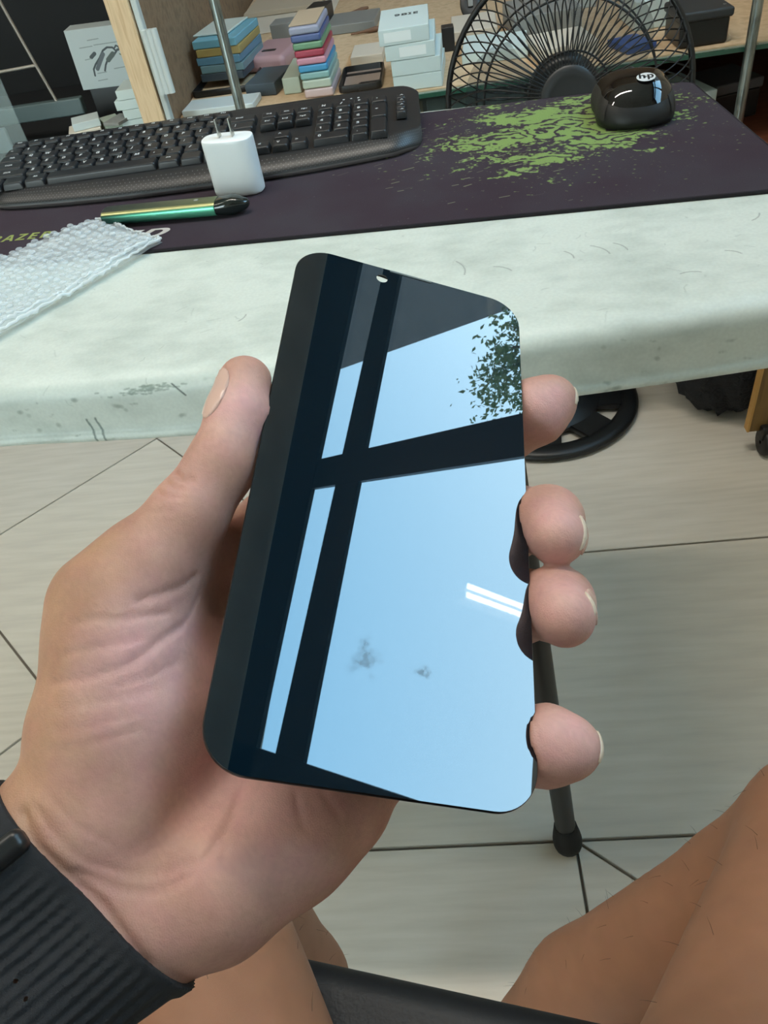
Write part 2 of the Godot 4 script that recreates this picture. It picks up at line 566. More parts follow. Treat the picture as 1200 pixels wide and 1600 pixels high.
func outside() -> void:
	var ground := struct("ground")
	part(ground, "pavement", bxm(Vector3(70, 0.2, 70)), mat("pavement", hx("8d8a84"), 0.9), T(Vector3(0.0, -0.3, 0)))
	var house := thing("building", "tall plain grey building mirrored beside the tree in the display glass", "building", Vector3(9.0, -0.2, -10.3))
	house.basis = Basis(Vector3(-0.7413, 0, -0.6712), Vector3.UP, Vector3(-0.6712, 0, 0.7413))
	var b := MB.new()
	# wall with a battered corner
	b.prism(PackedVector2Array([Vector2(-1.74, 0), Vector2(12, 0), Vector2(12, 30), Vector2(2.61, 30)]), 0, 8, 0.0, Transform3D(Basis(Vector3(1, 0, 0), Vector3(0, 0, -1), Vector3(0, 1, 0)), Vector3.ZERO))
	part(house, "wall", b, tri_tex(mat("render_wall", Color(1, 1, 1), 0.9), ntex(0.02, 9, [hx("4b4d4e"), hx("58595a")], [0.2, 0.8]), Vector3.ONE * 0.2))
	part(house, "roof_slab", bxm(Vector3(9.6, 0.3, 8.4)), mat("roof_slab", hx("6e6f70"), 0.9), T(Vector3(7.3, 30.15, -4.0)))
	var tree := thing("tree", "leafy green tree outside the window mirrored in the display glass", "tree", Vector3(6.0, -0.2, -5.4))
	var bark := mat("bark", hx("4a3d30"), 0.9)
	var t := MB.new()
	t.tube([Vector3(0, 0, 0), Vector3(0.06, 1.6, 0.03), Vector3(-0.03, 3.2, 0.0), Vector3(0.0, 4.6, 0.05), Vector3(0, 6.0, 0)], [0.16, 0.13, 0.11, 0.08, 0.03], 10)
	part(tree, "trunk", t, bark)
	var br := MB.new()
	for k in 26:
		var a := rng.randf() * TAU
		var y0 := rng.randf_range(3.6, 5.8)
		var d := Vector3(cos(a), rng.randf_range(0.1, 0.8), sin(a)).normalized() * rng.randf_range(0.7, 1.5)
		br.tube([Vector3(0, y0, 0), Vector3(0, y0, 0) + d * 0.5 + Vector3(0, 0.08, 0), Vector3(0, y0, 0) + d], [0.035, 0.022, 0.008], 5)
	part(tree, "branches", br, bark).set_meta("kind", "stuff")
	var leaf := MB.new()
	leaf.face([Vector3(0, 0, 0), Vector3(0.028, 0.008, 0.035), Vector3(0.0, 0.0, 0.1), Vector3(-0.028, 0.008, 0.035)], Vector3(0, 1, 0))
	var mm := MultiMesh.new()
	mm.transform_format = MultiMesh.TRANSFORM_3D
	mm.mesh = leaf.mesh()
	mm.instance_count = 7600
	var clumps := []
	for k in 46:
		var d := Vector3(rng.randfn(), rng.randfn(), rng.randfn()).normalized() * rng.randf_range(0.45, 1.0)
		clumps.append([Vector3(0.0, 5.75, 0.0) + Vector3(d.x * 1.25, d.y * 1.35, d.z * 1.25), rng.randf_range(0.18, 0.36)])
	for k in 7600:
		var c = clumps[k % 46]
		var p: Vector3 = c[0] + Vector3(rng.randfn(), rng.randfn(), rng.randfn()) * c[1] * 0.55
		mm.set_instance_transform(k, Transform3D(Basis.from_euler(Vector3(rng.randf() * TAU, rng.randf() * TAU, rng.randf() * TAU)) * rng.randf_range(0.5, 1.0), p))
	var lm := mat("leaf", hx("455a33"), 0.6)
	lm.backlight_enabled = true
	lm.backlight = Color(0.2, 0.28, 0.1)
	var mi := MultiMeshInstance3D.new()
	mi.name = "foliage"
	mi.multimesh = mm
	mi.material_override = lm
	mi.set_meta("kind", "stuff")
	tree.add_child(mi)


func light_fixture() -> void:
	var glow := mat("tube_glow", hx("ffffff"), 0.4)
	glow.emission_enabled = true
	glow.emission = Color(1.0, 0.98, 0.94)
	glow.emission_energy_multiplier = 8.0
	for q in [[Vector3(-0.235, 2.9, -0.938), "white twin tube light hanging above the table, mirrored as two pale lines"], [Vector3(-1.75, 2.9, -0.6), "added unseen white twin tube light brightening the floor left of the table"]]:  # the second fixture is an unseen addition that holds the left fill
		var f := thing("ceiling_light", q[1], "light", q[0], "twin tube lights under the ceiling")
		part(f, "housing", bxm(Vector3(1.26, 0.05, 0.1), 0.01), mat("lamp_white", hx("e8e8e4"), 0.5), T(Vector3(0, 0.06, 0)))
		for z in [-0.018, 0.018]:
			var m := MB.new()
			m.tube([Vector3(-0.59, 0, z), Vector3(0.59, 0, z)], 0.0125, 14)
			part(f, "tube", m, glow)
			for x in [-0.6, 0.6]:
				part(f, "end_cap", bxm(Vector3(0.02, 0.05, 0.028), 0.004), mats["lamp_white"], T(Vector3(x, 0.012, z)))
		for x in [-0.4, 0.4]:
			var m := MB.new()
			m.tube([Vector3(x, 0.08, 0), Vector3(x, 0.212, 0)], 0.004, 6)
			part(f, "rod", m, mats["lamp_white"])


# ------------------------------------------------------------------ table
func table() -> void:
	var t := thing("table", "off-white plastic folding table with scuffed bowed front lip", "table", Vector3(-0.105, 0, -0.70))
	var o := t.position
	# outline: front edge bowed towards the sitter
	var ring := []
	var dirs := []
	var x0 := -0.52
	var x1 := 0.3035
	var zb := -0.937
	var rc := 0.026
	var front := func(x: float) -> float: return -0.437 - 0.0125 * pow((x + 0.045) / 0.26, 2) * (1.0 if absf(x + 0.045) < 0.27 else 0.27 / absf(x + 0.045))
	var N := 40
	for k in N + 1:
		var x := lerpf(x0 + rc, x1 - rc, float(k) / N)
		ring.append(Vector2(x, front.call(x))); dirs.append(Vector2(0, 1))
	var corner := func(cx: float, cz: float, a0: float) -> void:
		for k in range(1, 8):
			var a := a0 - PI / 2 * k / 8.0
			ring.append(Vector2(cx + cos(a) * rc, cz + sin(a) * rc)); dirs.append(Vector2(cos(a), sin(a)))
	corner.call(x1 - rc, front.call(x1 - rc) - rc, PI / 2)
	for k in 11:
		ring.append(Vector2(x1, lerpf(front.call(x1 - rc) - rc, zb + rc, k / 10.0))); dirs.append(Vector2(1, 0))
	corner.call(x1 - rc, zb + rc, 0.0)
	for k in 21:
		ring.append(Vector2(lerpf(x1 - rc, x0 + rc, k / 20.0), zb)); dirs.append(Vector2(0, -1))
	corner.call(x0 + rc, zb + rc, -PI / 2)
	for k in 11:
		ring.append(Vector2(x0, lerpf(zb + rc, front.call(x0 + rc) - rc, k / 10.0))); dirs.append(Vector2(-1, 0))
	corner.call(x0 + rc, front.call(x0 + rc) - rc, -PI)
	for k in ring.size():
		var q: Vector2 = ring[k]
		if q.x > x1 - 0.05:
			q.x += (minf(q.y, -0.5) + 0.5) * 0.062
		q.y += 0.107 * q.x * clampf((-0.5 - q.y) / 0.43, 0.0, 1.0)
		ring[k] = q
	# profile: [outwards, y, texture step]
	var prof := [[-0.0245, 0.7450], [-0.018, 0.7448], [-0.012, 0.7440], [-0.006, 0.7418], [-0.002, 0.738], [0.0, 0.733], [0.0005, 0.727], [0.0, 0.712], [-0.001, 0.7035], [0.0015, 0.7015], [0.003, 0.6985], [0.0025, 0.6955], [-0.001, 0.694], [-0.005, 0.696], [-0.007, 0.704], [-0.008, 0.725], [-0.02, 0.729]]
	var rows := []
	for p in prof:
		var row := []
		for k in ring.size():
			var q: Vector2 = ring[k] + dirs[k] * p[0]
			row.append(Vector3(q.x, p[1], q.y) - o)
		rows.append(row)
	var b := MB.new()
	b.grid(rows, true, false)
	# uv: metres seen from above, the sides folded outwards
	for k in b.v.size():
		var r := k / ring.size()
		var d: Vector2 = dirs[k % ring.size()]
		var y: float = prof[r][1]
		var w := b.v[k] + o
		b.u[k] = uv_table(Vector2(w.x, w.z) + d * (0.745 - y))
		var pa = prof[maxi(r - 1, 0)]
		var pb = prof[mini(r + 1, 16)]
		var nd := Vector2(pa[1] - pb[1], pb[0] - pa[0]).normalized()   # outwards, upwards
		b.n[k] = Vector3(d.x * nd.x, nd.y, d.y * nd.x).normalized()
	b._fix(0, b.i)
	var top := []
	var c := b.add(Vector3(-0.105, 0.745, -0.70) - o, Vector3.UP, uv_table(Vector2(-0.105, -0.70)))
	for k in ring.size():
		var w: Vector3 = rows[0][k] + o
		top.append(b.add(rows[0][k], Vector3.UP, uv_table(Vector2(w.x, w.z))))
	for k in ring.size():
		b.tri(c, top[k], top[(k + 1) % ring.size()])
	var c2 := b.add(Vector3(-0.105, 0.729, -0.70) - o, Vector3.DOWN)
	for k in ring.size():
		var last := b.add(rows[16][k], Vector3.DOWN)
		var nxt := b.add(rows[16][(k + 1) % ring.size()], Vector3.DOWN)
		b.tri(c2, last, nxt)
	var m := mat("table_plastic", Color(1, 1, 1), 0.42, 0.0, 0.5)
	m.albedo_texture = table_print()
	part(t, "tabletop", b, m)
	var metal := mat("leg_metal", hx("191a1c"), 0.4)
	var rubber := mat("rubber", hx("0d0d0e"), 0.75)
	var legs := [[Vector3(0.095, 0.0, -0.416), Vector3(0.03, 0.72, -0.47)], [Vector3(0.03, 0.0, -0.93), Vector3(0.03, 0.72, -0.90)], [Vector3(-0.205, 0.0, -0.47), Vector3(-0.13, 0.72, -0.48)], [Vector3(-0.12, 0.0, -0.93), Vector3(-0.12, 0.72, -0.90)]]
	for l in legs:
		var a: Vector3 = l[0] - o
		var e: Vector3 = l[1] - o
		var g := MB.new()
		g.tube([a.lerp(e, 0.04), e], 0.0125, 14)
		var lg := part(t, "leg", g, metal)
		var f := MB.new()
		var dir := (e - a).normalized()
		var pts := []
		var rr := []
		for q in [[0.0, 0.008], [0.002, 0.0135], [0.008, 0.0172], [0.018, 0.0185], [0.03, 0.0178], [0.045, 0.0155], [0.055, 0.0142], [0.056, 0.0125]]:
			pts.append(a + dir * q[0]); rr.append(q[1])
		f.tube(pts, rr, 18)
		part(lg, "rubber_foot", f, rubber)
	for pr in [[0, 1], [2, 3]]:
		var g := MB.new()
		var p1: Vector3 = legs[pr[0]][0].lerp(legs[pr[0]][1], 0.82) - o
		var p2: Vector3 = legs[pr[1]][0].lerp(legs[pr[1]][1], 0.82) - o
		g.tube([p1, p2], 0.009, 10)
		part(t, "crossbar", g, metal)


func uv_table(p: Vector2) -> Vector2:
	return Vector2((p.x + 0.62) / 1.0, (p.y + 1.06) / 0.75)


func stroke(im: Image, pts: Array, col: Color, width: float, alpha: float, wob := 0.0) -> void:
	for k in pts.size() - 1:
		var a: Vector2 = pts[k]
		var b: Vector2 = pts[k + 1]
		var n := int(a.distance_to(b) * 1.6) + 1
		for j in n:
			var p := a.lerp(b, float(j) / n) + Vector2(rng.randf_range(-wob, wob), rng.randf_range(-wob, wob))
			var w := ceili(width)
			for dx in range(-w, w + 1):
				for dy in range(-w, w + 1):
					var x := int(p.x) + dx
					var y := int(p.y) + dy
					if x < 0 or y < 0 or x >= im.get_width() or y >= im.get_height():
						continue
					var d := Vector2(x + 0.5, y + 0.5).distance_to(p)
					var f := clampf(width + 0.5 - d, 0.0, 1.0) * alpha
					if f > 0:
						im.set_pixel(x, y, im.get_pixel(x, y).lerp(col, f))


func table_print() -> ImageTexture:
	var W := 1400
	var H := 1050
	var n1 := noise(0.006, 41, 5)
	var n2 := noise(0.035, 42, 4)
	var n3 := noise(0.2, 43, 2)
	var im := Image.create(W, H, false, Image.FORMAT_RGB8)
	var base := Color(0.835, 0.862, 0.828)
	var dirt := Color(0.70, 0.735, 0.70)
	for y in H:
		for x in W:
			var f := clampf(n1.get_noise_2d(x, y) * 0.7 + n2.get_noise_2d(x * 0.5, y) * 0.5 + 0.18, 0.0, 1.0)
			var c := base.lerp(dirt, f * 0.75)
			var g := n3.get_noise_2d(x, y)
			c = c * (1.0 + g * 0.025)
			im.set_pixel(x, y, c)
	var px := func(x: float, z: float) -> Vector2:
		var q := uv_table(Vector2(x, z))
		return Vector2(q.x * W, q.y * H)
	# hair-thin scratches and loose marks on the top
	var marks := []
	for q in [[0.118, -0.548, 0.02, 0.6], [0.133, -0.549, 0.016, 0.5], [0.095, -0.546, 0.014, 0.4], [0.045, -0.537, 0.016, 0.9], [0.014, -0.546, 0.024, 0.2], [-0.036, -0.535, 0.026, 0.5], [0.236, -0.57, 0.014, -0.7], [0.205, -0.52, 0.012, 0.9], [-0.15, -0.51, 0.010, -0.5], [0.17, -0.498, 0.014, 1.5]]:
		var arc := []
		for k in 9:
			var f := k / 8.0 - 0.5
			arc.append([q[0] + sin(q[3]) * f * q[2] + cos(q[3]) * (0.25 - f * f) * q[2] * 0.5, q[1] + cos(q[3]) * f * q[2] - sin(q[3]) * (0.25 - f * f) * q[2] * 0.5])
		marks.append(arc)
	for mk in marks:
		var pts := []
		for q in mk:
			pts.append(px.call(q[0], q[1]))
		stroke(im, pts, Color(0.46, 0.48, 0.46), 0.45, 0.55, 0.1)
	for k in 110:
		var p: Vector2 = px.call(rng.randf_range(-0.5, 0.28), rng.randf_range(-0.62, -0.42))
		var d := Vector2.from_angle(rng.randf() * TAU) * rng.randf_range(2, 18)
		stroke(im, [p, p + d * 0.5 + Vector2(rng.randf_range(-2, 2), rng.randf_range(-2, 2)), p + d], Color(0.58, 0.61, 0.58), 0.4, rng.randf_range(0.1, 0.35))
	# grime and chipped paint on the lip
	for k in 90:
		var x := rng.randf_range(-0.5, 0.28)
		var p: Vector2 = px.call(x, -0.437 + rng.randf_range(0.0, 0.05))
		stroke(im, [p, p + Vector2(rng.randf_range(-10, 10), rng.randf_range(-3, 3))], Color(0.55, 0.59, 0.55), rng.randf_range(0.5, 2.5), rng.randf_range(0.06, 0.2), 1.0)
	for k in 60:
		var p: Vector2 = px.call(-0.212 + rng.randfn() * 0.012, -0.434 + rng.randfn() * 0.0018)
		stroke(im, [p, p + Vector2(rng.randf_range(2, 7), rng.randf_range(-1, 1))], Color(0.52, 0.57, 0.52), 1.0, 0.3, 0.5)
	stroke(im, [px.call(-0.192, -0.436), px.call(-0.184, -0.424)], Color(0.3, 0.33, 0.3), 0.7, 0.8)
	for x in [-0.265, -0.258]:
		stroke(im, [px.call(x, -0.415), px.call(x + 0.002, -0.392)], Color(0.45, 0.5, 0.47), 1.0, 0.6, 0.4)
	return ImageTexture.create_from_image(im)


# ------------------------------------------------------------------ mouse mat
const MAT_F := Vector2(-0.447, -0.6585)   # near left corner
const MAT_R := Vector2(0.2925, -0.6035)   # near right corner
const MAT_B := Vector2(0.2745, -0.889)    # far right corner


func mat_point(u: float, w: float, y: float) -> Vector3:
	# u along the near edge from the left, w from the near to the far edge
	var p := MAT_F.lerp(MAT_R, u) + (MAT_B - MAT_R) * w
	return Vector3(p.x, y, p.y)


func mouse_mat() -> void:
	var o := Vector3(-0.08, TABLE_Y, -0.76)
	var t := thing("mouse_mat", "dark purple cloth mouse mat with green splatter print on the table", "mouse mat", o)
	var b := MB.new()
	var across := (MAT_R - MAT_F)
	var along := (MAT_B - MAT_R)
	var lw := across.length()
	var lh := along.length()
	var r := 0.012
	var ring := []
	for q in [[1, 0, -PI / 2], [1, 1, 0.0], [0, 1, PI / 2], [0, 0, PI]]:
		for k in 9:
			var a: float = q[2] + PI / 2 * k / 8.0
			var cx: float = (lw - r) if q[0] == 1 else r
			var cy: float = (lh - r) if q[1] == 1 else r
			ring.append(Vector2(cx + cos(a) * r, cy + sin(a) * r))
	var rows := []
	var prof := [[0.0, 0.0], [0.0006, 0.001], [0.0003, 0.0026], [-0.0008, 0.0032], [-0.0016, 0.0030]]
	var cen := Vector2(lw / 2, lh / 2)
	for p in prof:
		var row := []
		for q in ring:
			var d: Vector2 = (q - cen) * 1.0
			var e: Vector2 = q + Vector2(signf(d.x), signf(d.y)) * p[0]
			row.append(mat_point(e.x / lw, e.y / lh, TABLE_Y + p[1]) - o)
		rows.append(row)
	var edge := MB.new()
	edge.grid(rows, true, false)
	var cw := mat_point(0.5, 0.5, TABLE_Y) - o
	for k in edge.v.size():
		if edge.n[k].dot(edge.v[k] - cw + Vector3(0, 0.01 if k > ring.size() * 3 else 0.0, 0)) < 0:
			edge.n[k] = -edge.n[k]
	edge._fix(0, edge.i)
	part(t, "hem", edge, tri_normal(mat("mat_hem", hx("1d1a1f"), 0.95), nmap(0.2, 77, 6.0, 256), 1.0, Vector3.ONE * 60))
	var c := b.add(mat_point(0.5, 0.5, TABLE_Y + 0.003) - o, Vector3.UP, Vector2(0.5, 0.5))
	var ids := []
	for q in ring:
		ids.append(b.add(mat_point(q.x / lw, q.y / lh, TABLE_Y + 0.003) - o, Vector3.UP, Vector2(q.x / lw, 1.0 - q.y / lh)))
	for k in ids.size():
		b.tri(c, ids[k], ids[(k + 1) % ids.size()])
	var m := mat("mat_cloth", Color(1, 1, 1), 0.85, 0.0, 0.35)
	m.albedo_texture = mat_print(lw, lh)
	m.rim_enabled = true
	m.rim = 0.1
	part(t, "cloth", b, m)
	var tilt := -atan2(MAT_R.y - MAT_F.y, MAT_R.x - MAT_F.x)
	var gi := mat("print_green", hx("8a9450"), 0.85)
	var wi := mat("print_white", hx("b9b4b0"), 0.85)
	text_part(t, "lettering", "R\u200aA\u200aZ\u200aE\u200aR", 0.019, gi, T(Vector3(-0.398, TABLE_Y + 0.0031, -0.712) - o, tilt, -PI / 2), 0.0003)
	text_part(t, "lettering", "SPEED", 0.034, wi, Transform3D(Basis.from_euler(Vector3(-PI / 2, tilt, 0)) * Basis(Vector3(1.25, 0, 0), Vector3(0.45, 0.75, 0), Vector3(0, 0, 1)), Vector3(-0.305, TABLE_Y + 0.0031, -0.683) - o), 0.0003)


func mat_print(lw: float, lh: float) -> ImageTexture:
	var W := 1800
	var H := int(1800 * lh / lw)
	var im := Image.create(W, H, false, Image.FORMAT_RGB8)
	var big := noise(0.0035, 11, 4)
	var warp := noise(0.006, 12, 3)
	var fine := noise(0.05, 13, 3)
	var weave := noise(0.4, 14, 1)
	var green := Color(0.50, 0.61, 0.33)
	var dark := Color(0.185, 0.130, 0.175)
	var dark2 := Color(0.205, 0.175, 0.21)
	for y in H:
		for x in W:
			var w := weave.get_noise_2d(x, y)
			var c := dark.lerp(dark2, clampf(0.5 + big.get_noise_2d(x, y), 0, 1))
			c = c * (1.0 + 0.13 * w)
			# splatter: streaks of printed ink round a centre right of the middle
			var p := Vector2((x - W * 0.80 + (y - H * 0.3) * 0.25) / 275.0, (y - H * 0.34) / 255.0)
			var d := p.length()
			if d < 1.75:
				var wx := warp.get_noise_2d(x, y) * 95.0
				var wy := warp.get_noise_2d(x + 900, y) * 95.0
				var swirl := sin((y + wy * 1.8 + x * 0.16) * 0.075 + warp.get_noise_2d(x * 0.6, y * 2.0) * 6.5)
				var body := big.get_noise_2d(x * 1.4 + wx, y * 2.6 + wy) * 0.9 + 0.95 - d * 1.05
				var ink := minf(body * 2.2, swirl + 0.86)
				ink += fine.get_noise_2d(x, y) * 1.0 - 0.1
				var speck := fine.get_noise_2d(x * 0.7 + 400, y * 1.3) - 0.47 - maxf(0.0, d - 1.0) * 0.2
				var f := clampf(ink * 3.0 - 0.2, 0, 1) if d < 1.35 else 0.0
				f = maxf(f, clampf(speck * 9.0, 0, 1) * 0.75)
				c = c.lerp(green * (1.0 + 0.1 * w), f * 0.93)
			im.set_pixel(x, y, c)
	# flung dashes of ink
	for k in 95:
		var a := rng.randf_range(PI * 0.55, PI * 1.25)
		var rr := rng.randf_range(0.75, 2.1)
		var p := Vector2(W * 0.815 + cos(a) * 330 * rr, H * 0.30 + sin(a) * -235 * rr * -1.0)
		var l := rng.randf_range(2, 30)
		stroke(im, [p, p + Vector2(l, -l * rng.randf_range(0.2, 0.5))], Color(0.50, 0.52, 0.40), rng.randf_range(0.4, 1.6), rng.randf_range(0.3, 0.8))
	for k in 160:
		var p := Vector2(rng.randf() * W, rng.randf() * H)
		stroke(im, [p, p + Vector2(rng.randf_range(-2, 4), rng.randf_range(-2, 2))], Color(0.55, 0.55, 0.56), 0.5, rng.randf_range(0.2, 0.7))
	return ImageTexture.create_from_image(im)


func text_part(parent: Node, called: String, s: String, size: float, m: Material, at: Transform3D, depth := 0.0003, serif := false) -> MeshInstance3D:
	var tm := TextMesh.new()
	var f := SystemFont.new()
	f.font_names = PackedStringArray(["Droid Serif" if serif else "Droid Sans"])
	f.font_weight = 700
	tm.font = f
	tm.text = s
	tm.font_size = 32
	tm.pixel_size = size / 32.0
	tm.depth = depth
	tm.curve_step = 2.0
	return part(parent, called, tm, m, at)


# ------------------------------------------------------------------ cabinet behind the table
func display_cabinet() -> void:
	var o := Vector3(0.05, 0.0, -2.25)
	var t := thing("display_cabinet", "glass display cabinet with chrome posts and beige lined shelf behind the table", "cabinet", o)
	var put := func(called: String, lo: Vector3, hi: Vector3, m: Material, r := 0.0) -> MeshInstance3D:
		return part(t, called, bxm(hi - lo, r), m, T((lo + hi) * 0.5 - o))
	var liner := tri_tex(mat("liner", Color(1, 1, 1), 0.85), ntex(0.02, 61, [hx("c4aa88"), hx("d2b998"), hx("bba382")], [0.2, 0.55, 0.9]), Vector3.ONE * 2.0)
	var wood := tri_tex(mat("pale_wood", Color(1, 1, 1), 0.6), ntex(0.012, 62, [hx("c9a982"), hx("dcc19c"), hx("cdb08a")], [0.2, 0.5, 0.9]), Vector3(14, 1.2, 14))
	var brown := tri_tex(mat("brown_board", Color(1, 1, 1), 0.7), ntex(0.02, 63, [hx("7e6650"), hx("8f765d"), hx("75604c")], [0.2, 0.5, 0.9]), Vector3.ONE * 2.5)
	var red := tri_tex(mat("red_brown_board", Color(1, 1, 1), 0.6), ntex(0.02, 64, [hx("6e3b28"), hx("7c4630")], [0.2, 0.8]), Vector3(2, 2, 9))
	var chrome := tri_tex(mat("chrome", Color(1, 1, 1), 0.28, 0.9), ntex(0.03, 65, [hx("737a78"), hx("98a09d"), hx("a9b0ad")], [0.15, 0.45, 0.85]), Vector3(5, 1.2, 5))
	var white := mat("white_trim", hx("c4ccca"), 0.45)
	var dark := mat("dark_back", hx("14181d"), 0.7)
	var green_glass := mat("green_glass_edge", hx("2f5a4a"), 0.15)
	var shelf_glass := mat("shelf_glass", Color(0.75, 0.88, 0.84, 0.35), 0.05)
	shelf_glass.transparency = BaseMaterial3D.TRANSPARENCY_ALPHA
	put.call("glass_shelf", Vector3(-0.496, 0.567, -2.95), Vector3(0.98, 0.5745, -1.603), shelf_glass)
	put.call("shelf_edge", Vector3(-0.496, 0.567, -1.6028), Vector3(0.98, 0.5745, -1.5985), green_glass)
	put.call("shelf_liner", Vector3(-0.495, 0.5746, -2.95), Vector3(0.97, 0.577, -1.612), liner)
	put.call("lower_board", Vector3(0.45, 0.36, -2.95), Vector3(0.97, 0.395, -1.42), red)
	put.call("lower_shelf", Vector3(-0.495, 0.36, -2.95), Vector3(0.449, 0.39, -1.57), mat("lower_white", hx("c2c4c0"), 0.6))
	put.call("back_panel", Vector3(-1.4, 0.05, -3.0), Vector3(0.98, 2.2, -2.96), brown)
	put.call("base_board", Vector3(-1.4, 0.02, -2.95), Vector3(0.97, 0.06, -1.62), brown)
	put.call("side_board", Vector3(-0.516, 0.0605, -2.955), Vector3(-0.497, 2.2, -1.602), brown)
	put.call("divider", Vector3(-0.537, 0.0605, -1.6015), Vector3(-0.4965, 2.2, -1.565), wood)
	put.call("hinge_strip", Vector3(-0.495, 0.4, -1.592), Vector3(-0.484, 2.2, -1.572), white, 0.003)
	var sleeve := MB.new()
	for k in 3:
		sleeve.tube([Vector3(-0.484 + 0.009 * k, 0.648, -1.566) - o, Vector3(-0.484 + 0.009 * k, 0.752, -1.566) - o], 0.0062, 12)
	part(t, "hinge_sleeve", sleeve, white)
	for x in [-0.352, 0.588]:
		var m := MB.new()
		m.tube([Vector3(x, 0.0, -1.588) - o, Vector3(x, 2.2, -1.588) - o], 0.0095, 16)
		part(t, "post", m, chrome)
	for x in [-1.39, 0.965]:
		var m := MB.new()
		m.tube([Vector3(x, 0.0, -1.63) - o, Vector3(x, 2.2, -1.63) - o], 0.0095, 12)
		part(t, "post", m, chrome)
	put.call("top_board", Vector3(-1.41, 2.2, -3.0), Vector3(0.98, 2.23, -1.56), wood)
	# dark left-hand bay
	put.call("dark_panel", Vector3(-1.395, 0.0605, -2.2), Vector3(-0.5165, 2.19, -2.18), dark)
	put.call("dark_shelf", Vector3(-1.395, 0.535, -2.178), Vector3(-0.538, 0.553, -1.62), dark)
	put.call("shelf_rail", Vector3(-1.38, 0.590, -1.765), Vector3(-0.715, 0.622, -1.745), mat("rail_teal", hx("56686a"), 0.35), 0.003)
	var steel := mat("thin_steel", hx("b2aca4"), 0.4, 0.5)
	var fr := MB.new()
	fr.tube([Vector3(-0.826, 0.95, -1.75) - o, Vector3(-0.78, 0.69, -1.75) - o, Vector3(-0.765, 0.61, -1.75) - o], 0.0032, 8)
	part(t, "pane_edge", fr, steel)
	var fr2 := MB.new()
	fr2.tube([Vector3(-1.2, 0.682, -1.75) - o, Vector3(-0.78, 0.69, -1.75) - o], 0.003, 8)
	part(t, "pane_edge", fr2, steel)
	var smoke := mat("bay_glass", Color(0.75, 0.85, 0.86, 0.12), 0.04)
	smoke.transparency = BaseMaterial3D.TRANSPARENCY_ALPHA
	put.call("sliding_pane", Vector3(-1.38, 0.555, -1.6215), Vector3(-0.80, 1.45, -1.6175), smoke)
	put.call("pane_clip", Vector3(-0.905, 0.50, -1.70), Vector3(-0.872, 0.60, -1.692), mat("clip_grey", hx("79878a"), 0.3), 0.003)


func pack(called: String, label: String, cat: String, at: Vector3, size: Vector3, turn: float, m: Material, group := "", r := 0.002) -> MeshInstance3D:
	# at is the middle of the underside
	return solo(called, label, cat, bxm(size, r), m, T(at + Vector3(0, size.y / 2, 0), turn), group)


func phone_case(called: String, label: String, at: Vector3, size: Vector3, turn: float, m: Material, group: String) -> Node3D:
	# open tray-shaped phone case with a camera window
	var t := thing(called, label, "phone case", at, group, turn)
	var ring := MB.new()
	var w := size.x / 2
	var l := size.z / 2
	var r := minf(0.01, w * 0.3)
	var rows := []
	for q in [[0.0, 0.0], [0.0015, 0.002], [0.0015, size.y - 0.001], [0.0, size.y], [-0.0025, size.y], [-0.0025, 0.0015], [-0.006, 0.0015]]:
		var row := []
		for c in [[1, 1, 0.0], [-1, 1, PI / 2], [-1, -1, PI], [1, -1, PI * 1.5]]:
			for k in 5:
				var a: float = c[2] + PI / 2 * k / 4.0
				row.append(Vector3(c[0] * (w - r) + cos(a) * (r + q[0]), q[1], c[1] * (l - r) + sin(a) * (r + q[0])))
		rows.append(row)
	ring.grid(rows, true, false)
	part(t, "rim", ring, m)
	return t


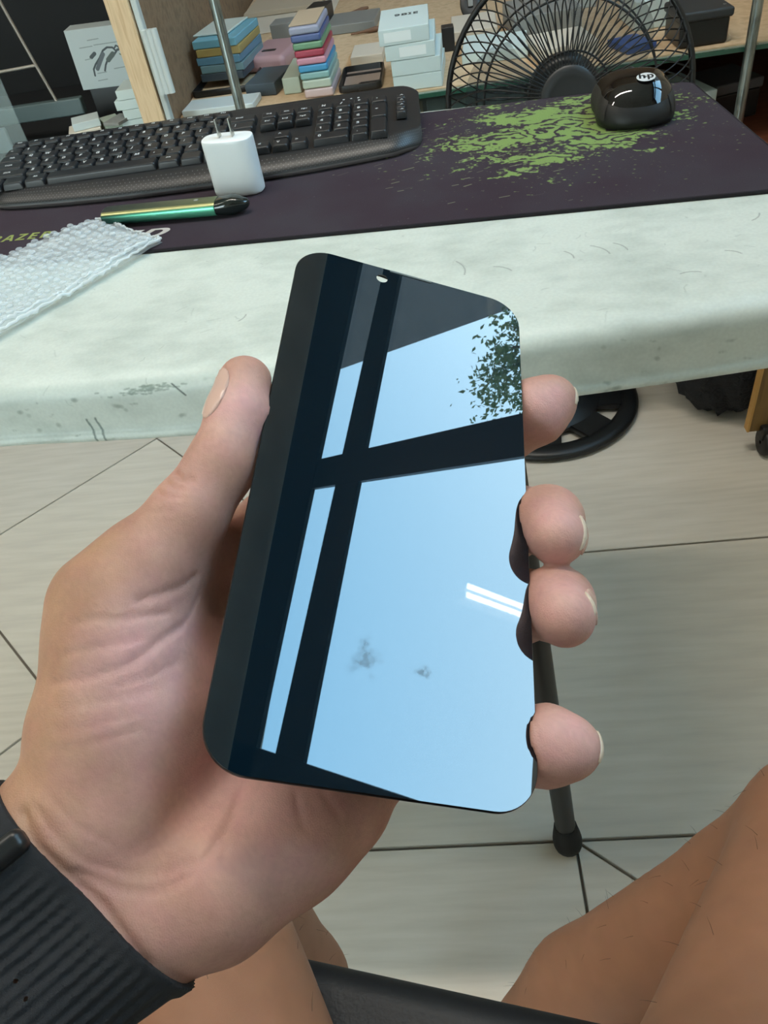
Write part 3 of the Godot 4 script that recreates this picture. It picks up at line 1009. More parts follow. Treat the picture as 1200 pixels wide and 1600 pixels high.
func cabinet_goods() -> void:
	var SY := 0.5775
	var cols := {"sky": hx("6fa9bd"), "mustard": hx("a8965c"), "steel": hx("5f8da6"), "slate": hx("45525c"), "teal": hx("6e8f98"), "white": hx("c9d6d8"), "frost": hx("c2cfca"), "indigo": hx("4f6294"), "leaf": hx("6f9a78"), "red": hx("a8384e"), "rose": hx("c98fa2"), "azure": hx("3f95c4"), "mint": hx("86b3b3"), "pale_green": hx("b3c2b4"), "blush": hx("c7b2b2"), "black": hx("17191b"), "charcoal": hx("2b2d2f"), "grey": hx("8a8d8b"), "pink": hx("b08e93"), "lavender": hx("9a9fb5"), "cream": hx("dcd6c8")}
	var cm := func(k: String) -> StandardMaterial3D:
		return mat("goods_" + k, cols[k], 0.35)
	# stack of five slim cartons at the left end of the shelf
	var g := "slim cartons stacked beside the chrome post"
	var stack := [["slate", "dark slate slim carton, lowest in the stack behind the chrome post"], ["teal", "grey teal slim carton, second from below behind the chrome post"], ["steel", "steel blue slim carton in the middle of the stack behind the chrome post"], ["mustard", "mustard yellow slim carton in the stack behind the chrome post"], ["sky", "light blue slim carton topping the stack behind the chrome post"]]
	var y := SY + 0.013
	for k in 5:
		pack("slim_carton", stack[k][1], "carton", Vector3(-0.418 + 0.002 * (k % 2), y, -1.925), Vector3(0.098, 0.0152, 0.165), -0.16 + 0.03 * (k % 2), cm.call(stack[k][0]), g)
		y += 0.0156
	pack("clear_pouch", "clear plastic pouch lying on the light blue carton", "pouch", Vector3(-0.43, y, -1.945), Vector3(0.082, 0.004, 0.13), -0.2, cm.call("frost"))
	phone_case("phone_case", "flat black phone case lying under the slim cartons", Vector3(-0.422, SY, -1.885), Vector3(0.128, 0.0125, 0.20), -0.05, cm.call("black"), "phone cases on the shelf")
	pack("flat_box", "dark grey flat phone box lying right of the chrome post", "box", Vector3(-0.322, SY, -1.79), Vector3(0.066, 0.024, 0.12), -0.2, cm.call("slate"))
	pack("flat_box", "white flat box lying under the black case at the shelf edge", "box", Vector3(-0.41, SY, -1.69), Vector3(0.15, 0.012, 0.07), -0.1, cm.call("white"))
	var pk := thing("phone_case", "dusty pink phone case with a small dark slot", "phone case", Vector3(-0.332, SY, -1.985), "phone cases on the shelf", -0.22)
	part(pk, "shell", bxm(Vector3(0.10, 0.032, 0.16), 0.012, 3), cm.call("pink"), T(Vector3(0, 0.016, 0)))
	part(pk, "slot", bxm(Vector3(0.032, 0.002, 0.012), 0.0009), cm.call("charcoal"), T(Vector3(0, 0.0325, 0.03)))
	pack("clear_box", "grey clear plastic box standing behind the pink case", "box", Vector3(-0.30, SY, -2.14), Vector3(0.10, 0.05, 0.06), -0.12, cm.call("grey"))
	# papers
	pack("paper_sheet", "white paper sheet lying at the back of the shelf", "paper", Vector3(-0.345, SY, -2.50), Vector3(0.25, 0.003, 0.42), -0.05, cm.call("cream"))
	pack("paper_sheet", "folded cream paper lying on the white sheet", "paper", Vector3(-0.36, SY + 0.004, -2.62), Vector3(0.22, 0.012, 0.28), -0.08, mat("goods_paper_dull", hx("c0b39e"), 0.8))
	pack("flat_box", "grey flat box lying behind the coloured case stack", "box", Vector3(-0.16, SY, -2.22), Vector3(0.12, 0.02, 0.13), -0.1, cm.call("grey"))
	pack("dark_tin", "dark grey tin standing behind the paper sheet", "tin", Vector3(-0.245, SY, -2.26), Vector3(0.05, 0.05, 0.08), -0.2, cm.call("charcoal"))
	# coloured clear cases
	g = "coloured case boxes stacked on the shelf"
	var cs := [["blush", "pale blush slim box, lowest in the coloured stack"], ["pale_green", "pale green slim box near the bottom of the coloured stack"], ["mint", "mint slim box above the pale green one"], ["azure", "bright azure slim box in the coloured stack"], ["rose", "rose pink slim box in the coloured stack"], ["red", "deep red slim box in the coloured stack"], ["leaf", "leaf green slim box in the coloured stack"], ["indigo", "indigo slim box in the coloured stack"], ["lavender", "lavender slim box topping the coloured stack"]]
	y = SY
	for k in 9:
		var h := 0.0125 if k > 1 else 0.016
		pack("case_box", cs[k][1], "box", Vector3(-0.204 - 0.0010 * k, y, -1.735), Vector3(0.058, h, 0.14), -0.06, cm.call(cs[k][0]), g, 0.004)
		y += h + 0.0004
	pack("sample_card", "beige card lying on top of the coloured stack", "card", Vector3(-0.214, y, -1.74), Vector3(0.054, 0.002, 0.13), -0.06, mat("goods_card", hx("b3a189"), 0.7))
	pack("clear_box", "large clear green tinted box left of the coloured stack", "box", Vector3(-0.262, SY, -1.79), Vector3(0.036, 0.03, 0.15), -0.06, cm.call("pale_green"))
	# black bumper case with camera window
	var bc := phone_case("phone_case", "black bumper phone case with an open camera window", Vector3(-0.124, SY, -1.735), Vector3(0.083, 0.013, 0.14), -0.03, cm.call("black"), "phone cases on the shelf")
	part(bc, "back_plate", bxm(Vector3(0.073, 0.0012, 0.13), 0.0005), mat("goods_clear_back", hx("a79a92"), 0.3), T(Vector3(0, 0.0022, 0)))
	part(bc, "camera_frame", bxm(Vector3(0.04, 0.006, 0.004), 0.001), cm.call("black"), T(Vector3(0.018, 0.004, 0.035)))
	part(bc, "camera_bar", bxm(Vector3(0.004, 0.006, 0.036), 0.001), cm.call("black"), T(Vector3(-0.003, 0.004, 0.054)))
	part(bc, "middle_bar", bxm(Vector3(0.073, 0.006, 0.004), 0.001), cm.call("black"), T(Vector3(0, 0.004, -0.035)))
	pack("clear_box", "clear plastic tray behind the black bumper case", "box", Vector3(-0.115, SY, -1.90), Vector3(0.07, 0.018, 0.10), -0.05, cm.call("cream"))
	# white cartons
	g = "white cartons stacked on the shelf edge"
	var wc := mat("goods_carton_white", hx("cfe0e0"), 0.45)
	var wl := ["white carton, lowest of the stack beside the fan", "white carton, second from below beside the fan", "white carton, third from below, pushed to the left", "white carton topping the stack, with dark lettering"]
	y = SY
	for k in 4:
		var h := 0.026
		var b := thing("white_carton", wl[k], "carton", Vector3(-0.006 - [0.0, 0.002, 0.012, 0.022][k], y, -1.705), g, -0.08 + 0.02 * k)
		part(b, "body", bxm(Vector3(0.093, h, 0.165), 0.0012), wc, T(Vector3(0, h / 2, 0)))
		if k > 1:
			part(b, "sticker", bxm(Vector3(0.05, 0.016, 0.0006), 0.0), mat("goods_sticker", hx("f2fbfb"), 0.25), T(Vector3(0.005 if k == 2 else -0.012, h / 2, 0.0827)))
		if k == 3:
			text_part(b, "lettering", "9BIE", 0.022, mat("goods_ink", hx("4b5456"), 0.6), T(Vector3(0.005, h + 0.0003, -0.02), 0.0, -PI / 2))
		y += h + 0.0005
	# odd small things
	var pin := thing("hair_clip", "brown wire hair clip lying behind the white cartons", "hair clip", Vector3(-0.024, SY, -2.165), "", 0.09)
	var pm := MB.new()
	pm.tube([Vector3(-0.045, 0.003, 0.008), Vector3(0.045, 0.003, 0.006), Vector3(0.047, 0.003, 0.0), Vector3(0.045, 0.003, -0.006), Vector3(-0.045, 0.003, -0.008)], 0.0024, 6)
	part(pin, "wire", pm, mat("goods_rust", hx("6e4a3c"), 0.5))
	part(pin, "clasp", bxm(Vector3(0.02, 0.006, 0.024), 0.002), mats["goods_rust"], T(Vector3(-0.045, 0.003, 0)))
	for q in [[Vector3(-0.165, SY, -2.36), 0.5, "brown curved trinket lying behind the grey box"], [Vector3(-0.125, SY, -2.13), 0.2, "small brown spoon shaped trinket right of the coloured stack"]]:
		var m := MB.new()
		m.tube([Vector3(-0.04, 0.004, 0.0), Vector3(-0.01, 0.005, 0.004), Vector3(0.02, 0.006, 0.006), Vector3(0.04, 0.006, 0.0)], [0.002, 0.003, 0.006, 0.003], 8)
		solo("trinket", q[2], "trinket", m, mat("goods_brown", hx("7a5a45"), 0.6), T(q[0], q[1]))
	var ov := thing("ring_holder", "dark oval ring holder with pale centre beside the fan grille", "phone ring", Vector3(0.122, SY, -2.11))
	var om := MB.new()
	om.lathe([[0.006, 0.0], [0.022, 0.0], [0.024, 0.004], [0.022, 0.008], [0.012, 0.008], [0.0001, 0.007]], 24)
	part(ov, "disc", om, cm.call("charcoal"), Transform3D(Basis(Vector3(1, 0, 0), Vector3(0, 0.5, 0.87), Vector3(0, -1.3, 0.75)), Vector3(0, 0.03, 0)))
	part(ov, "centre", bxm(Vector3(0.012, 0.004, 0.02), 0.0015), cm.call("grey"), Transform3D(Basis(Vector3(1, 0, 0), Vector3(0, 0.5, 0.87), Vector3(0, -0.87, 0.5)), Vector3(0, 0.036, 0.008)))
	pack("lens_tin", "small black and silver tin beside the white cartons", "tin", Vector3(0.058, SY, -1.87), Vector3(0.026, 0.045, 0.03), 0.0, cm.call("charcoal"))
	pack("flat_box", "pale flat box lying behind the small tin", "box", Vector3(0.12, SY, -1.99), Vector3(0.10, 0.02, 0.15), -0.05, cm.call("cream"))
	# behind the fan
	pack("flat_box", "white flat carton lying behind the left side of the fan", "carton", Vector3(0.15, SY, -1.80), Vector3(0.13, 0.02, 0.14), -0.1, wc)
	pack("flat_box", "grey flat carton lying behind the middle of the fan", "carton", Vector3(0.26, SY, -1.93), Vector3(0.14, 0.045, 0.16), 0.05, cm.call("grey"))
	pack("flat_box", "pale cream carton lying behind the fan hub", "carton", Vector3(0.27, SY, -1.71), Vector3(0.11, 0.03, 0.12), 0.12, cm.call("cream"))
	pack("flat_box", "cobalt blue packet behind the right edge of the fan", "packet", Vector3(0.40, SY, -1.69), Vector3(0.06, 0.012, 0.08), 0.3, mat("goods_cobalt", hx("34549a"), 0.4))
	pack("flat_box", "large pale blue carton standing behind the black lidded box", "carton", Vector3(0.50, SY, -1.86), Vector3(0.15, 0.05, 0.12), 0.05, wc)
	pack("flat_box", "tall white carton standing at the back behind the fan", "carton", Vector3(0.34, SY, -2.12), Vector3(0.13, 0.04, 0.14), -0.1, cm.call("white"))
	var bb := thing("lidded_box", "black lidded gift box on the right end of the glass shelf", "box", Vector3(0.515, SY, -1.68), "", 0.02)
	part(bb, "body", bxm(Vector3(0.088, 0.044, 0.10), 0.005), cm.call("black"), T(Vector3(0, 0.022, 0)))
	part(bb, "lid", bxm(Vector3(0.097, 0.016, 0.109), 0.005), mat("goods_lid", hx("34383b"), 0.5), T(Vector3(0, 0.050, 0)))
	text_part(bb, "mark", "D", 0.009, cm.call("grey"), T(Vector3(0.037, 0.0583, 0.03), 0.0, -PI / 2))
	var b2 := thing("lidded_box", "black box with grey lid on the red-brown board below the glass shelf", "box", Vector3(0.625, 0.396, -1.80), "", 0.25)
	part(b2, "body", bxm(Vector3(0.10, 0.055, 0.11), 0.004), cm.call("black"), T(Vector3(0, 0.0275, 0)))
	part(b2, "lid", bxm(Vector3(0.106, 0.02, 0.116), 0.004), mat("goods_lid_grey", hx("55565a"), 0.6), T(Vector3(0, 0.0655, 0)))
	pack("white_carton", "white carton lying under the glass shelf left of the black box", "carton", Vector3(0.508, 0.396, -1.70), Vector3(0.07, 0.10, 0.14), 0.25, wc)
	pack("white_carton", "white carton under the glass shelf behind the fan", "carton", Vector3(0.10, 0.3905, -1.665), Vector3(0.2, 0.13, 0.17), 0.0, cm.call("white"))
	pack("cream_carton", "cream carton under the glass shelf left of the fan", "carton", Vector3(-0.05, 0.3905, -1.665), Vector3(0.085, 0.13, 0.17), 0.0, cm.call("cream"))
	pack("white_carton", "white carton under the glass shelf behind the fan hub", "carton", Vector3(0.30, 0.3905, -1.665), Vector3(0.17, 0.13, 0.17), 0.0, cm.call("white"))
	# left-hand dark bay
	var eb := thing("gadget_box", "white box printed with a black neckband gadget, leaning in the dark bay", "box", Vector3(-0.645, 0.628, -1.79), "", 0.05)
	eb.rotation.z = -0.035
	part(eb, "body", bxm(Vector3(0.128, 0.108, 0.05), 0.001), mat("goods_gadget_box", hx("bcc9cc"), 0.5), T(Vector3(0, 0.054, 0)))
	var pm2 := mat("gadget_print", Color(1, 1, 1), 0.45)
	pm2.albedo_texture = gadget_print()
	var card := MB.new()
	var ids := []
	for q in [[-1, 0], [1, 0], [1, 1], [-1, 1]]:
		ids.append(card.add(Vector3(q[0] * 0.063, q[1] * 0.106 + 0.001, 0.0253), Vector3(0, 0, 1), Vector2((q[0] + 1) / 2.0, 1.0 - q[1])))
	card.quad(ids[0], ids[1], ids[2], ids[3])
	part(eb, "print", card, pm2)
	pack("gadget_stand", "dark grey stand under the printed gadget box", "stand", Vector3(-0.655, 0.5535, -1.80), Vector3(0.09, 0.074, 0.05), 0.0, cm.call("charcoal"))
	g = "small white cartons piled beside the wooden divider"
	y = 0.5535
	for k in 5:
		pack("small_carton", ["white small carton, lowest of the pile by the wooden divider", "white small carton, second from below by the wooden divider", "white small carton in the middle of the pile by the divider", "white small carton, second from the top by the divider", "white small carton topping the pile by the wooden divider"][k], "carton", Vector3(-0.578 - 0.008 * (k % 2), y, -1.70), Vector3(0.058, 0.0175, 0.08), 0.04 * (k % 3), wc, g, 0.001)
		y += 0.018
	g = "loose packets in front of the gadget box"
	var lp := [[Vector3(-0.70, 0.5535, -1.68), Vector3(0.065, 0.030, 0.06), 0.3, "cream", "cream small box in the dark bay, nearest the keyboard"], [Vector3(-0.645, 0.5535, -1.69), Vector3(0.035, 0.034, 0.07), 0.5, "pale_green", "olive pale box beside the cream one"], [Vector3(-0.695, 0.584, -1.685), Vector3(0.055, 0.014, 0.055), 0.35, "white", "white thin box lying on the cream small box"], [Vector3(-0.618, 0.588, -1.665), Vector3(0.04, 0.006, 0.055), -0.4, "grey", "grey packet lying on the olive box"], [Vector3(-0.74, 0.5535, -1.645), Vector3(0.06, 0.006, 0.04), 0.6, "cream", "cream card lying left of the small boxes"]]
	for q in lp:
		pack("loose_packet", q[4], "packet", q[0], q[1], q[2], cm.call(q[3]), g, 0.001)
	var wire := MB.new()
	wire.tube([Vector3(-0.63, 0.86, -1.82), Vector3(-0.622, 0.80, -1.81), Vector3(-0.613, 0.762, -1.80), Vector3(-0.611, 0.737, -1.795)], 0.0035, 8)
	solo("hanging_cable", "pale twisted cable hanging above the printed gadget box", "cable", wire, mat("cable_pale", hx("8f9ba0"), 0.4))


func gadget_print() -> ImageTexture:
	var im := Image.create(380, 320, false, Image.FORMAT_RGB8)
	im.fill(hx("bcc9cc"))
	var ink := hx("3c464b")
	var P := func(a: Array) -> Array:
		var r := []
		for q in a:
			r.append(Vector2(q[0], q[1]))
		return r
	stroke(im, P.call([[100, 250], [104, 215], [125, 190], [160, 160], [195, 122], [225, 108], [258, 112], [275, 135]]), ink, 5.0, 1.0)
	stroke(im, P.call([[128, 215], [158, 178], [190, 140]]), hx("59626a"), 11.0, 1.0)
	stroke(im, P.call([[170, 230], [185, 200], [205, 175], [245, 160], [285, 125]]), ink, 5.0, 1.0)
	stroke(im, P.call([[210, 175], [250, 145]]), hx("4d5a58"), 13.0, 1.0)
	stroke(im, P.call([[112, 150], [140, 132]]), ink, 10.0, 1.0)
	stroke(im, P.call([[270, 115], [282, 104], [296, 112], [292, 128], [275, 130]]), ink, 4.0, 1.0)
	stroke(im, P.call([[300, 120], [318, 108], [312, 130], [325, 124]]), hx("4f8f9a"), 4.0, 0.9)
	stroke(im, P.call([[290, 150], [310, 165], [325, 150], [335, 150]]), hx("6b7260"), 3.0, 0.9)
	for q in [[120, 60, 70], [60, 95, 80], [150, 88, 180], [70, 160, 40], [120, 240, 60], [230, 225, 70], [300, 205, 50], [110, 280, 60]]:
		stroke(im, P.call([[q[0], q[1]], [q[0] + q[2], q[1] - 3]]), hx("8d999c"), 2.0, 0.8, 1.0)
	return ImageTexture.create_from_image(im)


# ------------------------------------------------------------------ fan
func floor_fan() -> void:
	var o := Vector3(0.19, 0.0, -1.36)
	var t := thing("floor_fan", "black pedestal fan with wire grille standing between table and cabinet", "fan", o)
	var black := mat("fan_black", hx("131516"), 0.4)
	var wirem := mat("fan_wire", hx("15181a"), 0.35)
	# base plate with triangular openings
	var bm := MB.new()
	bm.lathe([[0.160, 0.010], [0.193, 0.003], [0.197, 0.008], [0.196, 0.014], [0.190, 0.019], [0.180, 0.021], [0.168, 0.020], [0.160, 0.019], [0.160, 0.010]], 64)
	part(t, "base_rim", bm, black)
	var hub := MB.new()
	hub.lathe([[0.001, 0.010], [0.118, 0.010], [0.118, 0.022], [0.08, 0.030], [0.045, 0.034], [0.035, 0.052], [0.001, 0.052]], 48)
	part(t, "base_hub", hub, black)
	for k in 8:
		var a := TAU * k / 8 + 0.13
		var w0 := 0.33
		var w1 := 0.22
		var sp := MB.new()
		var poly := PackedVector2Array()
		for q in [[0.112, -w0], [0.165, -w1], [0.165, w1], [0.112, w0]]:
			poly.append(Vector2(cos(a + q[1]), sin(a + q[1])) * q[0])
		sp.prism(poly, 0.010, 0.021, 0.002)
		part(t, "base_spoke", sp, black)
	var pole := MB.new()
	pole.tube([Vector3(0, 0.05, -0.0), Vector3(0, 0.34, 0)], 0.0165, 18)
	pole.tube([Vector3(0, 0.34, 0), Vector3(0, 0.52, 0)], 0.011, 18)
	part(t, "pole", pole, black)
	var col := MB.new()
	col.lathe([[0.017, 0.0], [0.025, 0.004], [0.025, 0.035], [0.018, 0.045], [0.011, 0.047]], 24, T(Vector3(0, 0.32, 0)))
	part(t, "height_collar", col, black)
	# head
	var zf := Vector3(-0.10, 0.24, 0.966).normalized()
	var xf := Vector3.UP.cross(zf).normalized()
	var hb := Basis(xf, zf.cross(xf), zf)
	var hc := Vector3(0.2185, 0.621, -1.318) - o
	var H := Transform3D(hb, hc)
	var motor := MB.new()
	motor.lathe([[0.001, -0.17], [0.03, -0.168], [0.052, -0.15], [0.06, -0.12], [0.058, -0.08], [0.045, -0.072], [0.02, -0.07]], 32, Transform3D(Basis(Vector3(1, 0, 0), Vector3(0, 0, 1), Vector3(0, 1, 0)), Vector3.ZERO))
	part(t, "motor_housing", motor, black, H)
	var neck := MB.new()
	neck.tube([Vector3(0, 0.5, 0), Vector3(0.005, 0.54, -0.03), H * Vector3(0, -0.03, -0.115)], [0.016, 0.02, 0.022], 14)
	part(t, "neck", neck, black)
	var R := 0.185
	var ring := MB.new()
	var path := []
	for k in 65:
		path.append(Vector3(cos(TAU * k / 64), sin(TAU * k / 64), 0) * R)
	ring.tube(path, 0.0048, 8, false)
	part(t, "outer_ring", ring, black, H)
	for q in [[0.127, 0.0475, 0.0019], [0.143, -0.062, 0.0017], [0.06, 0.062, 0.0016]]:
		var m := MB.new()
		path = []
		for k in 65:
			path.append(Vector3(cos(TAU * k / 64) * q[0], sin(TAU * k / 64) * q[0], q[1]))
		m.tube(path, q[2], 6, false)
		part(t, "support_ring", m, wirem, H)
	for side in [1.0, -1.0]:
		var m := MB.new()
		path = []
		for k in 15:
			var s := k / 14.0
			var r := lerpf(0.040, R, s)
			var z := (0.066 if side > 0 else -0.085) * pow(maxf(0.0, 1.0 - pow(s, 3.0)), 0.75)
			var tw: float = 0.19 * pow(clampf((s - 0.45) / 0.55, 0, 1), 1.7) * side
			path.append(Vector3(cos(tw) * r, sin(tw) * r, z))
		m.tube(path, 0.00115, 5, false)
		var am := m.mesh()
		for k in 66:
			var w := part(t, "grille_wire", am, wirem, H * Transform3D(Basis(Vector3(0, 0, 1), TAU * k / 66), Vector3.ZERO))
			if side < 0:
				w.name = "rear_grille_wire" if k == 0 else "rear_grille_wire_%03d" % k
	var badge := MB.new()
	badge.lathe([[0.001, 0.0], [0.044, 0.0], [0.045, 0.004], [0.040, 0.009], [0.030, 0.011], [0.028, 0.0085], [0.001, 0.0085]], 40, Transform3D(Basis(Vector3(1, 0, 0), Vector3(0, 0, 1), Vector3(0, 1, 0)), Vector3(0, 0, 0.060)))
	part(t, "centre_badge", badge, mat("fan_badge", hx("2a2d2f"), 0.4), H)
	var hubm := MB.new()
	hubm.lathe([[0.001, 0.035], [0.030, 0.032], [0.036, 0.024], [0.038, -0.03], [0.001, -0.03]], 32, Transform3D(Basis(Vector3(1, 0, 0), Vector3(0, 0, 1), Vector3(0, 1, 0)), Vector3.ZERO))
	part(t, "blade_hub", hubm, black, H)
	var bladem := mat("fan_blade", Color(0.20, 0.24, 0.26, 0.42), 0.3)
	bladem.transparency = BaseMaterial3D.TRANSPARENCY_ALPHA
	for k in 3:
		var m := MB.new()
		var rows := []
		for a in 13:
			var row := []
			var s := a / 12.0
			for r in 8:
				var q := r / 7.0
				var rr := lerpf(0.036, 0.158 - 0.035 * pow(absf(s - 0.55) * 1.9, 2.5), q)
				var ang := lerpf(-0.55, 0.62 , s) * lerpf(0.75, 1.1, q)
				row.append(Vector3(cos(ang) * rr, sin(ang) * rr, lerpf(0.018, -0.02, s) * lerpf(0.6, 1.0, q)))
			rows.append(row)
		m.grid(rows)
		part(t, "blade", m, bladem, H * Transform3D(Basis(Vector3(0, 0, 1), TAU * k / 3 + 0.9), Vector3.ZERO))


func under_table() -> void:
	# black bag on the floor, wooden cabinet leg panel with castor
	var cloth := tri_normal(mat("bag_cloth", hx("121317"), 0.9), nmap(0.03, 91, 14.0), 1.2, Vector3.ONE * 6)
	var bag := thing("bag", "slumped black cloth bag on the floor under the table", "bag", Vector3(0.55, 0.0, -1.312))
	var nz := noise(6.0, 5, 3)
	var rows := []
	for a in 33:
		var row := []
		var la := lerpf(-PI / 2, PI / 2, a / 32.0)
		for k in 48:
			var lo := TAU * k / 48
			var d := Vector3(cos(la) * cos(lo), sin(la), cos(la) * sin(lo))
			var r := 1.0 + nz.get_noise_3dv(d * 0.5) * 0.16 + 0.03 * sin(lo * 9 + la * 4)
			var p := Vector3(d.x * 0.115, d.y * 0.17, d.z * 0.10) * r
			p.y = maxf(p.y, -0.15) + 0.15
			row.append(p)
		rows.append(row)
	var m := MB.new()
	m.grid(rows, true, false)
	for k in m.v.size():
		if m.n[k].dot(m.v[k] - Vector3(0, 0.15, 0)) < 0:
			m.n[k] = -m.n[k]
	m._fix(0, m.i)
	part(bag, "body", m, cloth)
	var st := MB.new()
	st.tube([Vector3(-0.05, 0.29, 0.02), Vector3(-0.04, 0.36, 0.02), Vector3(0.03, 0.37, 0.02), Vector3(0.05, 0.29, 0.02)], 0.008, 8)
	part(bag, "strap", st, cloth)
	var wood := tri_tex(mat("ochre_wood", Color(1, 1, 1), 0.6), ntex(0.012, 92, [hx("5e4520"), hx("76592c"), hx("6a4f28")], [0.2, 0.5, 0.9]), Vector3(9, 1.0, 9))
	var edge := mat("ochre_edge", hx("b5894a"), 0.6)
	var cab := thing("wooden_cart", "brown wooden cart standing right of the black bag under the table", "cart", Vector3(0.66, 0.0, -1.150))
	part(cab, "side_panel", bxm(Vector3(0.24, 0.34, 0.016), 0.001), wood, T(Vector3(0.0, 0.22, 0.0)))
	part(cab, "edge_strip", bxm(Vector3(0.004, 0.34, 0.017)), edge, T(Vector3(-0.122, 0.22, 0.0)))
	part(cab, "shelf", bxm(Vector3(0.23, 0.016, 0.06), 0.001), wood, T(Vector3(0.0, 0.398, 0.0)))
	for x in [-0.085, 0.09]:
		for z in [0.012]:
			var c := MB.new()
			c.lathe([[0.004, -0.012], [0.024, -0.012], [0.027, -0.006], [0.027, 0.006], [0.024, 0.012], [0.004, 0.012]], 20, T(Vector3(x, 0.027, z), 0.0, 0.0, PI / 2))
			var w := part(cab, "castor", c, mat("castor_black", hx("0f0f10"), 0.5))
			part(w, "fork", bxm(Vector3(0.034, 0.03, 0.02), 0.004), mats["castor_black"], T(Vector3(x, 0.05, z)))


